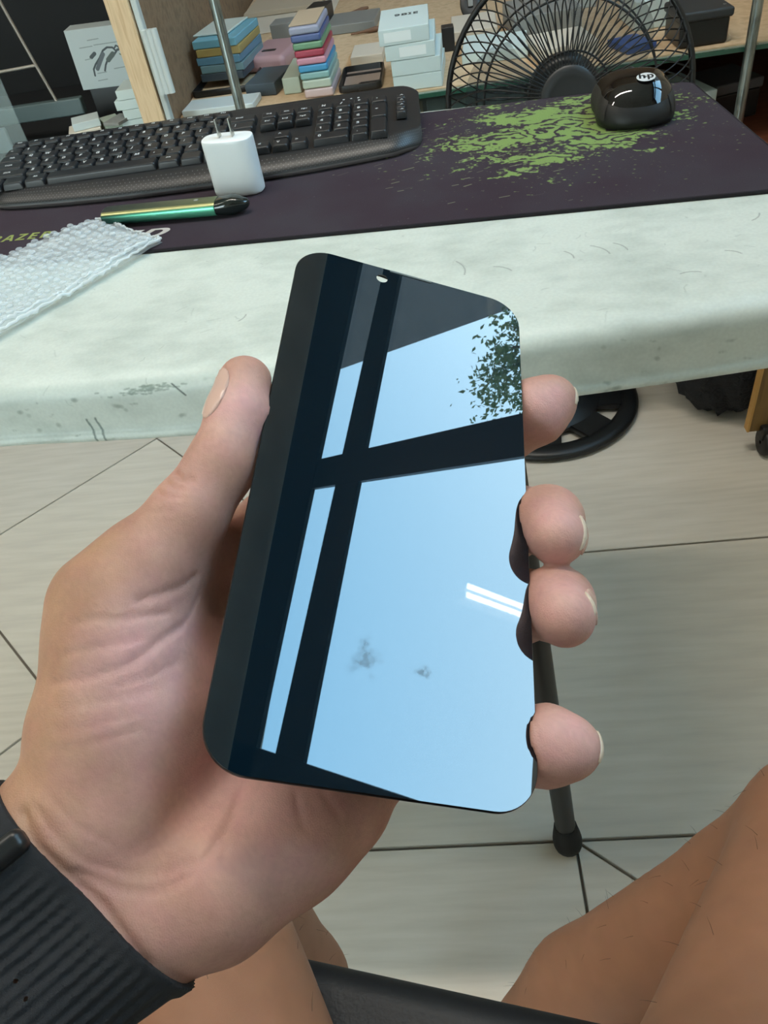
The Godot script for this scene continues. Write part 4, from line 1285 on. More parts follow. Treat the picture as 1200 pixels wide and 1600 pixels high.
# ------------------------------------------------------------------ keyboard
func keyboard() -> void:
	var o := Vector3(-0.237, TABLE_Y + 0.003, -0.85)
	var t := thing("keyboard", "black computer keyboard with curved speckled palm edge on the mat", "keyboard", o)
	var x0 := -0.468
	var x1 := -0.0075
	var zb := -0.928
	var plastic := mat("keyboard_plastic", Color(1, 1, 1), 0.42, 0.0, 0.5)
	plastic.albedo_texture = keyboard_print()
	var rows := []
	var N := 60
	for k in N + 1:
		var s := lerpf(float(k) / N, 0.5 - 0.5 * cos(PI * k / N), 0.75)
		var x := lerpf(x0, x1, s)
		var zf := -0.766 - 0.024 * pow((x + 0.235) / 0.225, 2)
		# rounded ends
		var e := minf(x - x0, x1 - x)
		var rr := 0.034
		var cut := 0.0
		if e < rr:
			cut = rr - sqrt(maxf(0.0, rr * rr - (rr - e) * (rr - e)))
		zf -= cut * 0.95
		var zk := zb + cut * 0.3
		var drop := 0.006 * pow(clampf(1.0 - e / 0.02, 0, 1), 2)
		var row := []
		for q in [[zf - 0.006, 0.0], [zf - 0.001, 0.0015], [zf, 0.005], [zf - 0.002, 0.0085], [zf - 0.008, 0.0125], [zf - 0.016, 0.0152], [minf(zf - 0.022, -0.793), 0.0165], [minf(zf - 0.026, -0.797), 0.0155], [-0.86, 0.0195], [zk + 0.012, 0.0255], [zk + 0.004, 0.0262], [zk, 0.023], [zk, 0.004], [zk + 0.004, 0.0]]:
			row.append(Vector3(x, o.y + maxf(q[1] - drop, 0.0), clampf(q[0], zk, 0.0)) - o)
		rows.append(row)
	var b := MB.new()
	b.grid(rows)
	for k in b.v.size():
		var row := k / 14
		var j := k % 14
		b.u[k] = Vector2(float(row) / N * 6.0, [0.0, 0.02, 0.1, 0.3, 0.5, 0.62, 0.7, 0.75, 0.85, 0.9, 0.94, 0.96, 0.98, 1.0][j])
		var tg: Vector3 = rows[row][mini(j + 1, 13)] - rows[row][maxi(j - 1, 0)]
		var xx: float = rows[row][0].x + o.x
		var ed := minf(xx - x0, x1 - xx)
		var side := (1.0 if xx > -0.2 else -1.0) * clampf(1.0 - ed / 0.034, 0.0, 1.0) * (0.9 if j < 6 or j > 9 else 0.1)
		b.n[k] = (Vector3(0, -tg.z, tg.y).normalized() + Vector3(side, 0, 0)).normalized()
	b._fix(0, b.i)
	for e in [0, N]:
		b.face(rows[e], Vector3(-1 if e == 0 else 1, 0, 0))
	part(t, "body", b, plastic)
	var keym := mat("keycap", hx("26282b"), 0.33, 0.0, 0.5)
	var inkm := mat("key_ink", hx("c9ccce"), 0.5)
	var U := 0.019
	var cache := {}
	var put_key := func(x: float, z: float, w: float, d: float, legend: String) -> void:
		var id := "%d_%d" % [int(w * 10000), int(d * 10000)]
		if not cache.has(id):
			var m := MB.new()
			var lev := [[0.0, 0.0003, 0.0014], [0.0048, 0.0009, 0.0018], [0.0062, 0.0015, 0.0022], [0.0066, 0.0022, 0.0024]]
			var rws := []
			for l in lev:
				var row := []
				var hw: float = w / 2 - l[1]
				var hd: float = d / 2 - l[1]
				var r: float = l[2]
				for c in [[1, 1, 0.0], [-1, 1, PI / 2], [-1, -1, PI], [1, -1, PI * 1.5]]:
					for k in 3:
						var a: float = c[2] + PI / 2 * k / 2.0
						row.append(Vector3(c[0] * (hw - r) + cos(a) * r, l[0], c[1] * (hd - r) + sin(a) * r))
				rws.append(row)
			m.grid(rws, true, false)
			for k in m.v.size():
				if m.n[k].dot(Vector3(m.v[k].x, 0.002, m.v[k].z)) < 0:
					m.n[k] = -m.n[k]
			m._fix(0, m.i)
			m.face(rws[3], Vector3.UP)
			cache[id] = m.mesh()
		var ydeck := 0.0158 + (-0.797 - z) / 0.12 * 0.0085
		var k := part(t, "key", cache[id], keym, T(Vector3(x, o.y + ydeck, z) - o, 0.0, 0.07))
		if legend != "":
			text_part(k, "legend", legend, 0.0062 if legend.length() == 1 else 0.0036, inkm, T(Vector3(-w / 2 + 0.007 if legend.length() == 1 else 0.0, 0.0069, -0.001), 0.0, -PI / 2), 0.0002)
	var xm := -0.4655
	var zr := [-0.807, -0.826, -0.845, -0.864, -0.883, -0.9045]
	var lay := [
		[[1.25, "Ctrl"], [1.25, ""], [1.25, "Alt"], [6.25, ""], [1.25, "Alt"], [1.25, ""], [1.25, ""], [1.25, "Ctrl"]],
		[[2.25, "Shift"], [1, "Z"], [1, "X"], [1, "C"], [1, "V"], [1, "B"], [1, "N"], [1, "M"], [1, ","], [1, "."], [1, "/"], [2.75, "Shift"]],
		[[1.75, "Caps"], [1, "A"], [1, "S"], [1, "D"], [1, "F"], [1, "G"], [1, "H"], [1, "J"], [1, "K"], [1, "L"], [1, ";"], [1, "'"], [2.25, "Enter"]],
		[[1.5, "Tab"], [1, "Q"], [1, "W"], [1, "E"], [1, "R"], [1, "T"], [1, "Y"], [1, "U"], [1, "I"], [1, "O"], [1, "P"], [1, "["], [1, "]"], [1.5, "|"]],
		[[1, "~"], [1, "1"], [1, "2"], [1, "3"], [1, "4"], [1, "5"], [1, "6"], [1, "7"], [1, "8"], [1, "9"], [1, "0"], [1, "-"], [1, "="], [2, "Back"]],
		[[1, "Esc"], [1, "F1"], [1, "F2"], [1, "F3"], [1, "F4"], [1.2, "F5"], [1, "F6"], [1, "F7"], [1, "F8"], [1.2, "F9"], [1, "F10"], [1, "F11"], [1, "F12"]]]
	for r in 6:
		var x := xm
		for k in lay[r]:
			var w: float = k[0] * U
			put_key.call(x + w / 2, zr[r], w - 0.0012, U - 0.0012 if r < 5 else 0.0145, k[1])
			x += w
	var xn := -0.1765
	for q in [[0, 0, "<"], [1, 0, "v"], [2, 0, ">"], [1, 1, "^"], [0, 3, "Del"], [1, 3, "End"], [2, 3, "PgD"], [0, 4, "Ins"], [1, 4, "Hm"], [2, 4, "PgU"]]:
		put_key.call(xn + (q[0] + 0.5) * U, zr[q[1]], U - 0.0012, U - 0.0012, q[2])
	var xp := -0.1155
	for q in [[1, 1, "1"], [2, 1, "2"], [3, 1, "3"], [1, 2, "4"], [2, 2, "5"], [3, 2, "6"], [1, 3, "7"], [2, 3, "8"], [3, 3, "9"], [1, 4, "N"], [2, 4, "/"], [3, 4, "*"]]:
		put_key.call(xp + (q[0] - 0.5) * U, zr[q[1]], U - 0.0012, U - 0.0012, q[2])
	put_key.call(xp + 1.0 * U, zr[0], 2 * U - 0.0012, U - 0.0012, "0")
	put_key.call(xp + 2.5 * U, zr[0], U - 0.0012, U - 0.0012, ".")
	put_key.call(xp + 3.5 * U, (zr[0] + zr[1]) / 2, U - 0.0012, 2 * U - 0.0012, "")
	put_key.call(xp + 3.5 * U, (zr[2] + zr[3]) / 2, U - 0.0012, 2 * U - 0.0012, "+")
	put_key.call(xp + 3.5 * U, zr[4], U - 0.0012, U - 0.0012, "-")
	for k in 4:
		put_key.call(-0.0262, -0.8435 - 0.0125 * k, 0.0115, 0.0118, "^")
	for k in 3:
		part(t, "indicator_light", bxm(Vector3(0.0022, 0.0006, 0.0016)), inkm, T(Vector3(-0.088 + k * 0.008, o.y + 0.0252, -0.9065) - o, 0.0, 0.07))


func keyboard_print() -> ImageTexture:
	# matte black with rows of small raised-looking pale dots along the palm edge
	var W := 512
	var H := 256
	var im := Image.create(W, H, false, Image.FORMAT_RGB8)
	var base := hx("242527")
	im.fill(base)
	im.fill_rect(Rect2i(0, 0, W, int(H * 0.12)), hx("5c5757"))
	var row := 0
	for y in range(int(H * 0.22), int(H * 0.66), 17):
		for x in range(8 + (row % 2) * 12, W, 24):
			for dx in range(-2, 3):
				for dy in range(-2, 3):
					if dx * dx + dy * dy < 6:
						im.set_pixel(posmod(x + dx, W), y + dy, hx("6b6d70"))
		row += 1
	return ImageTexture.create_from_image(im)


# ------------------------------------------------------------------ mouse
func mouse() -> void:
	var t := thing("mouse", "glossy black computer mouse with round white logo on the mat", "mouse", Vector3(0.199, TABLE_Y + 0.0032, -0.820), "", -0.10)
	t.scale = Vector3(1.22, 1.0, 1.05)
	var outline := func(a: float, k: float) -> Vector2:
		var c := cos(a)
		var s := sin(a)
		var wz := 0.0325 - 0.003 * exp(-pow((s * 0.05 - 0.004) / 0.016, 2.0))
		return Vector2(signf(c) * pow(absf(c), 0.72) * wz, signf(s) * pow(absf(s), 0.78) * 0.0505) * k
	var hgt := func(z: float) -> float:
		return 0.0375 - 0.011 * pow(clampf((0.012 - z) / 0.06, 0, 1.3), 1.6) - 0.016 * pow(clampf((z - 0.012) / 0.04, 0, 1.2), 2.2)
	var shell := func(lo: float, hi: float, grow: float, a0: float, a1: float, n: int, close: bool) -> MB:
		var rows := []
		for k in 13:
			var f := lerpf(lo, hi, k / 12.0)
			var row := []
			for j in (n if close else n + 1):
				var a := lerpf(a0, a1, float(j) / n)
				var p: Vector2 = outline.call(a, pow(cos(f), 0.62))
				p *= 1.0 + grow
				var h: float = hgt.call(p.y)
				row.append(Vector3(p.x, 0.0065 + h * 0.83 * pow(sin(f), 1.0) * (1.0 + grow * 0.5), p.y))
			rows.append(row)
		var m := MB.new()
		m.grid(rows, close, false)
		for k in m.v.size():
			if m.n[k].dot(m.v[k] - Vector3(0, 0.004, 0)) < 0:
				m.n[k] = -m.n[k]
		m._fix(0, m.i)
		return m
	var matte := mat("mouse_matte", hx("141516"), 0.5)
	var gloss := mat("mouse_gloss", hx("0b0b0d"), 0.05, 0.0, 0.6)
	var grip := tri_normal(mat("mouse_grip", hx("2a2827"), 0.6), nmap(0.15, 33, 5.0, 256), 0.6, Vector3.ONE * 40)
	var sk := MB.new()
	var rws := []
	for q in [[0.90, 0.0], [0.975, 0.0015], [1.0, 0.0045], [1.0, 0.0068]]:
		var row := []
		for j in 64:
			var p: Vector2 = outline.call(TAU * j / 64, q[0])
			row.append(Vector3(p.x, q[1], p.y))
		rws.append(row)
	sk.grid(rws, true, false)
	for k in sk.v.size():
		if sk.n[k].dot(Vector3(sk.v[k].x, 0, sk.v[k].z)) < 0:
			sk.n[k] = -sk.n[k]
	sk._fix(0, sk.i)
	part(t, "skirt", sk, matte)
	part(t, "lower_body", shell.call(0.0, 0.62, 0.0, 0.0, TAU, 64, true), matte)
	part(t, "top_shell", shell.call(0.60, PI / 2 - 0.001, 0.006, 0.0, TAU, 64, true), gloss)
	part(t, "side_grip", shell.call(0.06, 0.66, 0.012, PI * 0.74, PI * 1.28, 24, false), grip)
	part(t, "side_grip", shell.call(0.06, 0.66, 0.012, -PI * 0.28, PI * 0.26, 24, false), grip)
	var wh := MB.new()
	wh.lathe([[0.002, -0.0035], [0.009, -0.0035], [0.0105, -0.001], [0.0105, 0.001], [0.009, 0.0035], [0.002, 0.0035]], 24, T(Vector3(0, 0.0215, -0.03), 0.0, 0.0, PI / 2))
	part(t, "scroll_wheel", wh, matte)
	var lm := MB.new()
	lm.lathe([[0.001, 0.0], [0.0068, 0.0], [0.0070, 0.0004], [0.0064, 0.0008], [0.001, 0.0008]], 28)
	var at := T(Vector3(0.006, 0.0366, 0.022), 0.0, 0.22)
	var lg := part(t, "logo", lm, mat("logo_white", hx("d4d8da"), 0.3), at)
	text_part(lg, "logo_letters", "hp", 0.0098, mat("logo_ink", hx("17191b"), 0.4), T(Vector3(0, 0.0009, -0.0006), 0.0, -PI / 2), 0.0002)


func charger() -> void:
	var t := thing("charger", "white wall charger block standing upright, prongs up, on the mat", "charger", Vector3(-0.186, TABLE_Y + 0.0032, -0.752), "", -0.17)
	var wm := mat("charger_white", hx("f1f6f8"), 0.3)
	# rounded slab: stadium cross-section with soft ends
	var rows := []
	for q in [[0.60, 0.0], [0.93, 0.0004], [0.98, 0.0014], [1.0, 0.004], [1.0, 0.025], [1.0, 0.0472], [0.985, 0.0496], [0.95, 0.0506], [0.6, 0.0508], [0.01, 0.0508]]:
		var row := []
		for k in 48:
			var a := TAU * k / 48
			var c := cos(a)
			var s := sin(a)
			var hx_: float = 0.0245 - (1.0 - q[0]) * (0.0135 if q[0] > 0.9 else 0.024)
			var hz_: float = 0.0135 - (1.0 - q[0]) * (0.0135 if q[0] > 0.9 else 0.0135)
			row.append(Vector3(signf(c) * pow(absf(c), 0.55) * hx_, q[1], signf(s) * pow(absf(s), 0.7) * hz_))
		rows.append(row)
	var m := MB.new()
	m.grid(rows, true, false)
	for k in m.v.size():
		if m.n[k].dot(m.v[k] - Vector3(0, 0.025, 0)) < 0:
			m.n[k] = -m.n[k]
	m._fix(0, m.i)
	part(t, "body", m, wm)
	var pm := mat("prong_metal", hx("b9b7b0"), 0.25, 0.9)
	for x in [-0.0065, 0.0065]:
		var pr := part(t, "prong", bxm(Vector3(0.0016, 0.0165, 0.0062), 0.0007), pm, T(Vector3(x, 0.0588, 0.0)))
		var hole := MB.new()
		hole.lathe([[0.0001, -0.0009], [0.0012, -0.0009], [0.0012, 0.0009], [0.0001, 0.0009]], 10, T(Vector3(0, 0.0045, 0), 0, 0, PI / 2))
		part(pr, "prong_hole", hole, mat("hole_dark", hx("3a3936"), 0.6))


func vape() -> void:
	var a := Vector3(-0.3105, TABLE_Y + 0.0042, -0.7150)
	var e := Vector3(-0.1985, TABLE_Y + 0.0042, -0.7030)
	var t := thing("vape_pen", "metallic green gradient vape pen with black mouthpiece on the mat", "vape pen", a)
	var dir := (e - a)
	var L := dir.length()
	dir = dir.normalized()
	var side := dir.cross(Vector3.UP).normalized()   # towards the viewer
	var sec := func(x: float, k: float, hw: float, hh: float) -> Array:
		var row := []
		for j in 40:
			var an := TAU * j / 40
			var c := cos(an)
			var s := sin(an)
			row.append(dir * x + side * signf(c) * pow(absf(c), 0.7) * hw * k + Vector3.UP * (0.0068 + signf(s) * pow(absf(s), 0.7) * hh * k))
		return row
	var m := MB.new()
	var rows := []
	for q in [[0.0, 0.75], [0.0006, 0.92], [0.002, 1.0], [L * 0.25, 1.0], [L * 0.5, 1.0], [L * 0.75, 1.0], [L - 0.001, 1.0], [L, 0.97]]:
		rows.append(sec.call(q[0], q[1], 0.0115, 0.0068))
	m.grid(rows, true, false)
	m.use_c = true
	for k in m.v.size():
		var x := m.v[k].dot(dir) / L
		var an := TAU * (k % 40) / 40.0
		var cen := dir * (x * L) + Vector3.UP * 0.0068
		if m.n[k].dot(m.v[k] - cen) < 0:
			m.n[k] = -m.n[k]
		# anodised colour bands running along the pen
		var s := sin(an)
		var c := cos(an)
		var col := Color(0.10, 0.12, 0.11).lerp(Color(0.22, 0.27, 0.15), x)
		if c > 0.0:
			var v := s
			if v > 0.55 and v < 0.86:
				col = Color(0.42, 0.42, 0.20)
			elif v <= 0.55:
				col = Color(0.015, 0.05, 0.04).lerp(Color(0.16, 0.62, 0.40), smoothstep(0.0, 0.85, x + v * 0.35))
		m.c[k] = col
	m._fix(0, m.i)
	m.face(rows[0], -dir)
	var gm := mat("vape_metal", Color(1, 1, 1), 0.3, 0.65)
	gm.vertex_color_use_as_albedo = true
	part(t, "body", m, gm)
	var mp := MB.new()
	rows = []
	for q in [[L, 0.93, 0.93], [L + 0.004, 0.94, 0.98], [L + 0.010, 0.92, 1.15], [L + 0.016, 0.82, 1.2], [L + 0.021, 0.66, 1.0], [L + 0.025, 0.52, 0.75], [L + 0.0285, 0.42, 0.55], [L + 0.030, 0.2, 0.3]]:
		rows.append(sec.call(q[0], 1.0, 0.0115 * q[1], 0.0068 * q[2]))
	mp.grid(rows, true, false)
	for k in mp.v.size():
		var x := mp.v[k].dot(dir)
		if mp.n[k].dot(mp.v[k] - dir * x - Vector3.UP * 0.0068) < 0:
			mp.n[k] = -mp.n[k]
	mp._fix(0, mp.i)
	mp.face(rows[7], dir)
	part(t, "mouthpiece", mp, mat("vape_black", hx("1b2322"), 0.12, 0.0, 0.6))
	var led := MB.new()
	led.lathe([[0.0001, 0.0], [0.0022, 0.0], [0.0022, 0.0004], [0.0001, 0.0005]], 14, T(dir * L * 0.83 + Vector3.UP * 0.0136))
	part(t, "air_hole", led, mat("vape_hole", hx("9aa098"), 0.3))
	part(t, "end_cap", bxm(Vector3(0.002, 0.004, 0.009), 0.001), mats["vape_black"], Transform3D(Basis(dir, Vector3.UP, side), -dir * 0.0008 + Vector3.UP * 0.0068))


func bubble_wrap() -> void:
	var A := Vector2(-0.3225, -0.7215)
	var B := Vector2(-0.2435, -0.6555)
	var Cc := Vector2(-0.405, -0.440)
	var D := Vector2(-0.56, -0.53)
	var o := Vector3(-0.36, TABLE_Y, -0.60)
	var t := thing("bubble_wrap", "clear bubble wrap sheet lying half on the mat at the left", "bubble wrap", o)
	var nz := noise(18.0, 8, 2)
	var at := func(u: float, v: float) -> Vector3:
		var p := A.lerp(B, u).lerp(D.lerp(Cc, u), v)
		p += Vector2(nz.get_noise_2d(u * 3.0, v * 3.0), nz.get_noise_2d(u * 3.0 + 9.0, v * 3.0)) * 0.002
		var y := 0.0062 + 0.0022 * sin(u * 7.0 + v * 4.0) * sin(v * 9.0 + 1.0) + 0.0018 * nz.get_noise_2d(u * 8.0, v * 8.0)
		var edge := minf(minf(u, 1.0 - u), minf(v, 1.0 - v))
		y *= smoothstep(0.0, 0.06, edge) * 0.55 + 0.45
		return Vector3(p.x, TABLE_Y + 0.0035 + y, p.y) - o
	var film := mat("wrap_film", Color(0.93, 0.97, 0.98, 0.34), 0.3, 0.0, 0.6)
	film.transparency = BaseMaterial3D.TRANSPARENCY_ALPHA
	var m := MB.new()
	var rows := []
	for a in 41:
		var row := []
		for b in 27:
			row.append(at.call(b / 26.0, a / 40.0))
		rows.append(row)
	m.grid(rows)
	part(t, "top_film", m, film)
	var m2 := MB.new()
	var rows2 := []
	for r in rows:
		var row := []
		for p in r:
			row.append(Vector3(p.x, 0.0038, p.z))
		rows2.append(row)
	m2.grid(rows2)
	part(t, "bottom_film", m2, film)
	# crumpled seams along the edges
	var seam := mat("wrap_seam", Color(0.95, 0.98, 0.99, 0.55), 0.28, 0.0, 0.6)
	seam.transparency = BaseMaterial3D.TRANSPARENCY_ALPHA
	for e in 3:
		var path := []
		var rad := []
		for k in 70:
			var s := k / 69.0
			var p: Vector3 = at.call(s, 0.0) if e == 0 else (at.call(1.0, s) if e == 1 else at.call(0.965, s))
			path.append(p + Vector3(rng.randf_range(-1, 1), rng.randf_range(0, 1.4), rng.randf_range(-1, 1)) * 0.0011)
			rad.append(rng.randf_range(0.0007, 0.0019))
		var sm := MB.new()
		sm.tube(path, rad, 6)
		part(t, "seam", sm, seam)
	var dome := MB.new()
	dome.lathe([[0.0033, 0.0], [0.0034, 0.0009], [0.0030, 0.0019], [0.0021, 0.0026], [0.0010, 0.0029], [0.0001, 0.0030]], 12)
	var mm := MultiMesh.new()
	mm.transform_format = MultiMesh.TRANSFORM_3D
	mm.mesh = dome.mesh()
	var spots := []
	var rr := 0
	var v := 0.035
	while v < 0.97:
		var n := int(lerpf(0.103, 0.18, v) / 0.0078)
		for k in n:
			var u := (k + 0.5 + (0.5 if rr % 2 else 0.0)) / n
			if u < 0.97:
				spots.append(Transform3D(Basis().scaled(Vector3(1, rng.randf_range(0.45, 1.05), 1) * rng.randf_range(0.9, 1.08)), at.call(u, v)))
		v += 0.0068 / 0.24
		rr += 1
	mm.instance_count = spots.size()
	for k in spots.size():
		mm.set_instance_transform(k, spots[k])
	var mi := MultiMeshInstance3D.new()
	mi.name = "bubbles"
	mi.multimesh = mm
	mi.material_override = mat("wrap_bubble", Color(0.93, 0.97, 0.99, 0.30), 0.26, 0.0, 0.6)
	mats["wrap_bubble"].transparency = BaseMaterial3D.TRANSPARENCY_ALPHA
	mi.set_meta("kind", "stuff")
	t.add_child(mi)


func seat() -> void:
	var t := thing("stool", "black vinyl stool seat between the sitter's legs", "stool", Vector3(-0.02, 0.0, 0.04), "", -0.215)
	var vinyl := tri_normal(mat("seat_vinyl", hx("14171b"), 0.55), nmap(0.06, 55, 5.0, 256), 0.15, Vector3.ONE * 14)
	part(t, "cushion", bxm(Vector3(0.36, 0.055, 0.36), 0.02, 4), vinyl, T(Vector3(0, 0.4245, 0)))
	var leg := mat("stool_metal", hx("2b2c2e"), 0.4, 0.6)
	var m := MB.new()
	m.tube([Vector3(0, 0.05, 0), Vector3(0, 0.40, 0)], 0.025, 18)
	part(t, "column", m, leg)
	for k in 5:
		var a := TAU * k / 5 + 0.9
		var f := MB.new()
		f.tube([Vector3(0, 0.065, 0), Vector3(cos(a) * 0.14, 0.03, sin(a) * 0.14 + 0.02)], [0.018, 0.012], 10)
		f.lathe([[0.004, 0.0], [0.014, 0.0], [0.014, 0.024], [0.004, 0.03]], 12, T(Vector3(cos(a) * 0.14, 0.0, sin(a) * 0.14 + 0.02)))
		part(t, "foot", f, leg)


# ------------------------------------------------------------------ display panel
func display_panel() -> void:
	var t := thing("phone_display", "black glass phone display panel held in the hand, mirroring the window", "phone display")
	t.transform = Transform3D(Basis(PANEL_X, PANEL_N, PANEL_Z).orthonormalized(), PANEL_C)
	var w := 0.0375
	var l := 0.0826
	var r := 0.0105
	var ring := []
	for c in [[1, 1, 0.0], [-1, 1, PI / 2], [-1, -1, PI], [1, -1, PI * 1.5]]:
		for k in 13:
			var a: float = c[2] + PI / 2 * k / 12.0
			ring.append(Vector2(c[0] * (w - r) + cos(a) * r, c[1] * (l - r) + sin(a) * r))
	var hole := Vector2(-0.01006, -0.07767)
	var hr := 0.00185
	# top glass: outline joined to the camera hole
	var glass := mat("display_glass", hx("0a1b26"), 1.0, 0.0, 0.7071)
	glass.roughness_texture = smudge_map()
	glass.clearcoat_enabled = true
	glass.clearcoat = 0.35
	glass.clearcoat_roughness = 0.0
	var m := MB.new()
	var uv := func(p: Vector2) -> Vector2: return Vector2((p.x + w) / (2 * w), (p.y + l) / (2 * l))
	# order the outline and the hole rim by angle about the hole
	var pts := ring.duplicate()
	for k in 24:
		pass
	pts.sort_custom(func(p, q): return (p - hole).angle() < (q - hole).angle())
	var dense := []
	for k in pts.size():
		var p: Vector2 = pts[k]
		var q: Vector2 = pts[(k + 1) % pts.size()]
		var n := maxi(1, int(p.distance_to(q) / 0.004))
		for j in n:
			dense.append(p.lerp(q, float(j) / n))
	var outer := []
	var inner := []
	for p in dense:
		outer.append(m.add(Vector3(p.x, 0, p.y), Vector3.UP, uv.call(p)))
		var h: Vector2 = hole + (p - hole).normalized() * hr
		inner.append(m.add(Vector3(h.x, 0, h.y), Vector3.UP, uv.call(h)))
	for k in dense.size():
		var k2 := (k + 1) % dense.size()
		m.quad(outer[k], outer[k2], inner[k2], inner[k])
	part(t, "front_glass", m, glass)
	# edge, back and the wall of the hole
	var b := MB.new()
	var rows := []
	for q in [[0.0, 0.0], [0.00022, -0.0003], [0.00025, -0.0011], [0.0, -0.0014], [-0.0006, -0.0015], [-0.0006, -0.0024], [-0.0012, -0.0026]]:
		var row := []
		for p in dense:
			var d := Vector2(clampf(p.x, -w + r, w - r), clampf(p.y, -l + r, l - r))
			var nn: Vector2 = (p - d).normalized()
			var e: Vector2 = p + nn * q[0]
			row.append(Vector3(e.x, q[1], e.y))
		rows.append(row)
	b.grid(rows, true, false)
	for k in b.v.size():
		if b.n[k].dot(Vector3(b.v[k].x, 0, b.v[k].z * 0.45)) < 0:
			b.n[k] = -b.n[k]
	b._fix(0, b.i)
	var o2 := []
	var i2 := []
	for k in dense.size():
		var e: Vector3 = rows[6][k]
		var h: Vector2 = hole + (dense[k] - hole).normalized() * hr
		o2.append(b.add(e, Vector3.DOWN)); i2.append(b.add(Vector3(hole.x + (h.x - hole.x) * 2.6, -0.0026, hole.y + (h.y - hole.y) * 2.2), Vector3.DOWN))
	for k in dense.size():
		b.quad(o2[k], o2[(k + 1) % dense.size()], i2[(k + 1) % dense.size()], i2[k])
	part(t, "frame", b, mat("display_frame", hx("0c0d0f"), 0.3))
	var hw := MB.new()
	var hrows := []
	for y in [0.0, -0.0026]:
		var row := []
		for k in 28:
			row.append(Vector3(hole.x + cos(TAU * k / 28) * hr * (1.0 if y == 0.0 else 2.6), y, hole.y + sin(TAU * k / 28) * hr * (1.0 if y == 0.0 else 2.2)))
		hrows.append(row)
	hw.grid(hrows, true, false)
	for k in hw.v.size():
		if hw.n[k].dot(hw.v[k] - Vector3(hole.x, hw.v[k].y, hole.y)) > 0:
			hw.n[k] = -hw.n[k]
	hw._fix(0, hw.i)
	part(t, "camera_hole_wall", hw, mats["display_frame"])
	part(t, "earpiece_slot", bxm(Vector3(0.0142, 0.0003, 0.0006)), mat("slot_grey", hx("6f7a78"), 0.4), T(Vector3(-0.0006, 0.0001, -0.0821)))


func smudge_map() -> ImageTexture:
	# roughness of the glass: clean, with a few greasy finger marks and dust
	var W := 384
	var H := 844
	var im := Image.create(W, H, false, Image.FORMAT_RGB8)
	var n1 := noise(0.03, 71, 4)
	var n2 := noise(0.09, 72, 2)
	var blobs := [[Vector2(-4.3, 52.5), Vector2(3.8, 5.0), 0.5], [Vector2(8.6, 54.0), Vector2(3.0, 2.0), 0.5], [Vector2(2.0, 18.0), Vector2(4.0, 4.0), 0.10], [Vector2(25.0, 62.0), Vector2(7.0, 9.0), 0.10]]
	for y in H:
		for x in W:
			var p := Vector2((x / float(W) - 0.5) * 75.0, (y / float(H) - 0.5) * 165.2)
			var v := 0.012
			for b in blobs:
				var q: Vector2 = (p - b[0]) / b[1]
				var d := q.length()
				if d < 2.0:
					v += b[2] * clampf(1.15 - d + n1.get_noise_2d(x * 0.8, y * 0.8) * 0.8, 0, 1) * (0.7 + 0.35 * n2.get_noise_2d(x, y))
			im.set_pixel(x, y, Color(v, v, v))
	for k in 26:
		var p := Vector2(rng.randf() * W, rng.randf() * H)
		stroke(im, [p, p + Vector2(rng.randf_range(-2, 2), rng.randf_range(-1, 1))], Color(0.3, 0.3, 0.3), 0.4, 0.4)
	return ImageTexture.create_from_image(im)


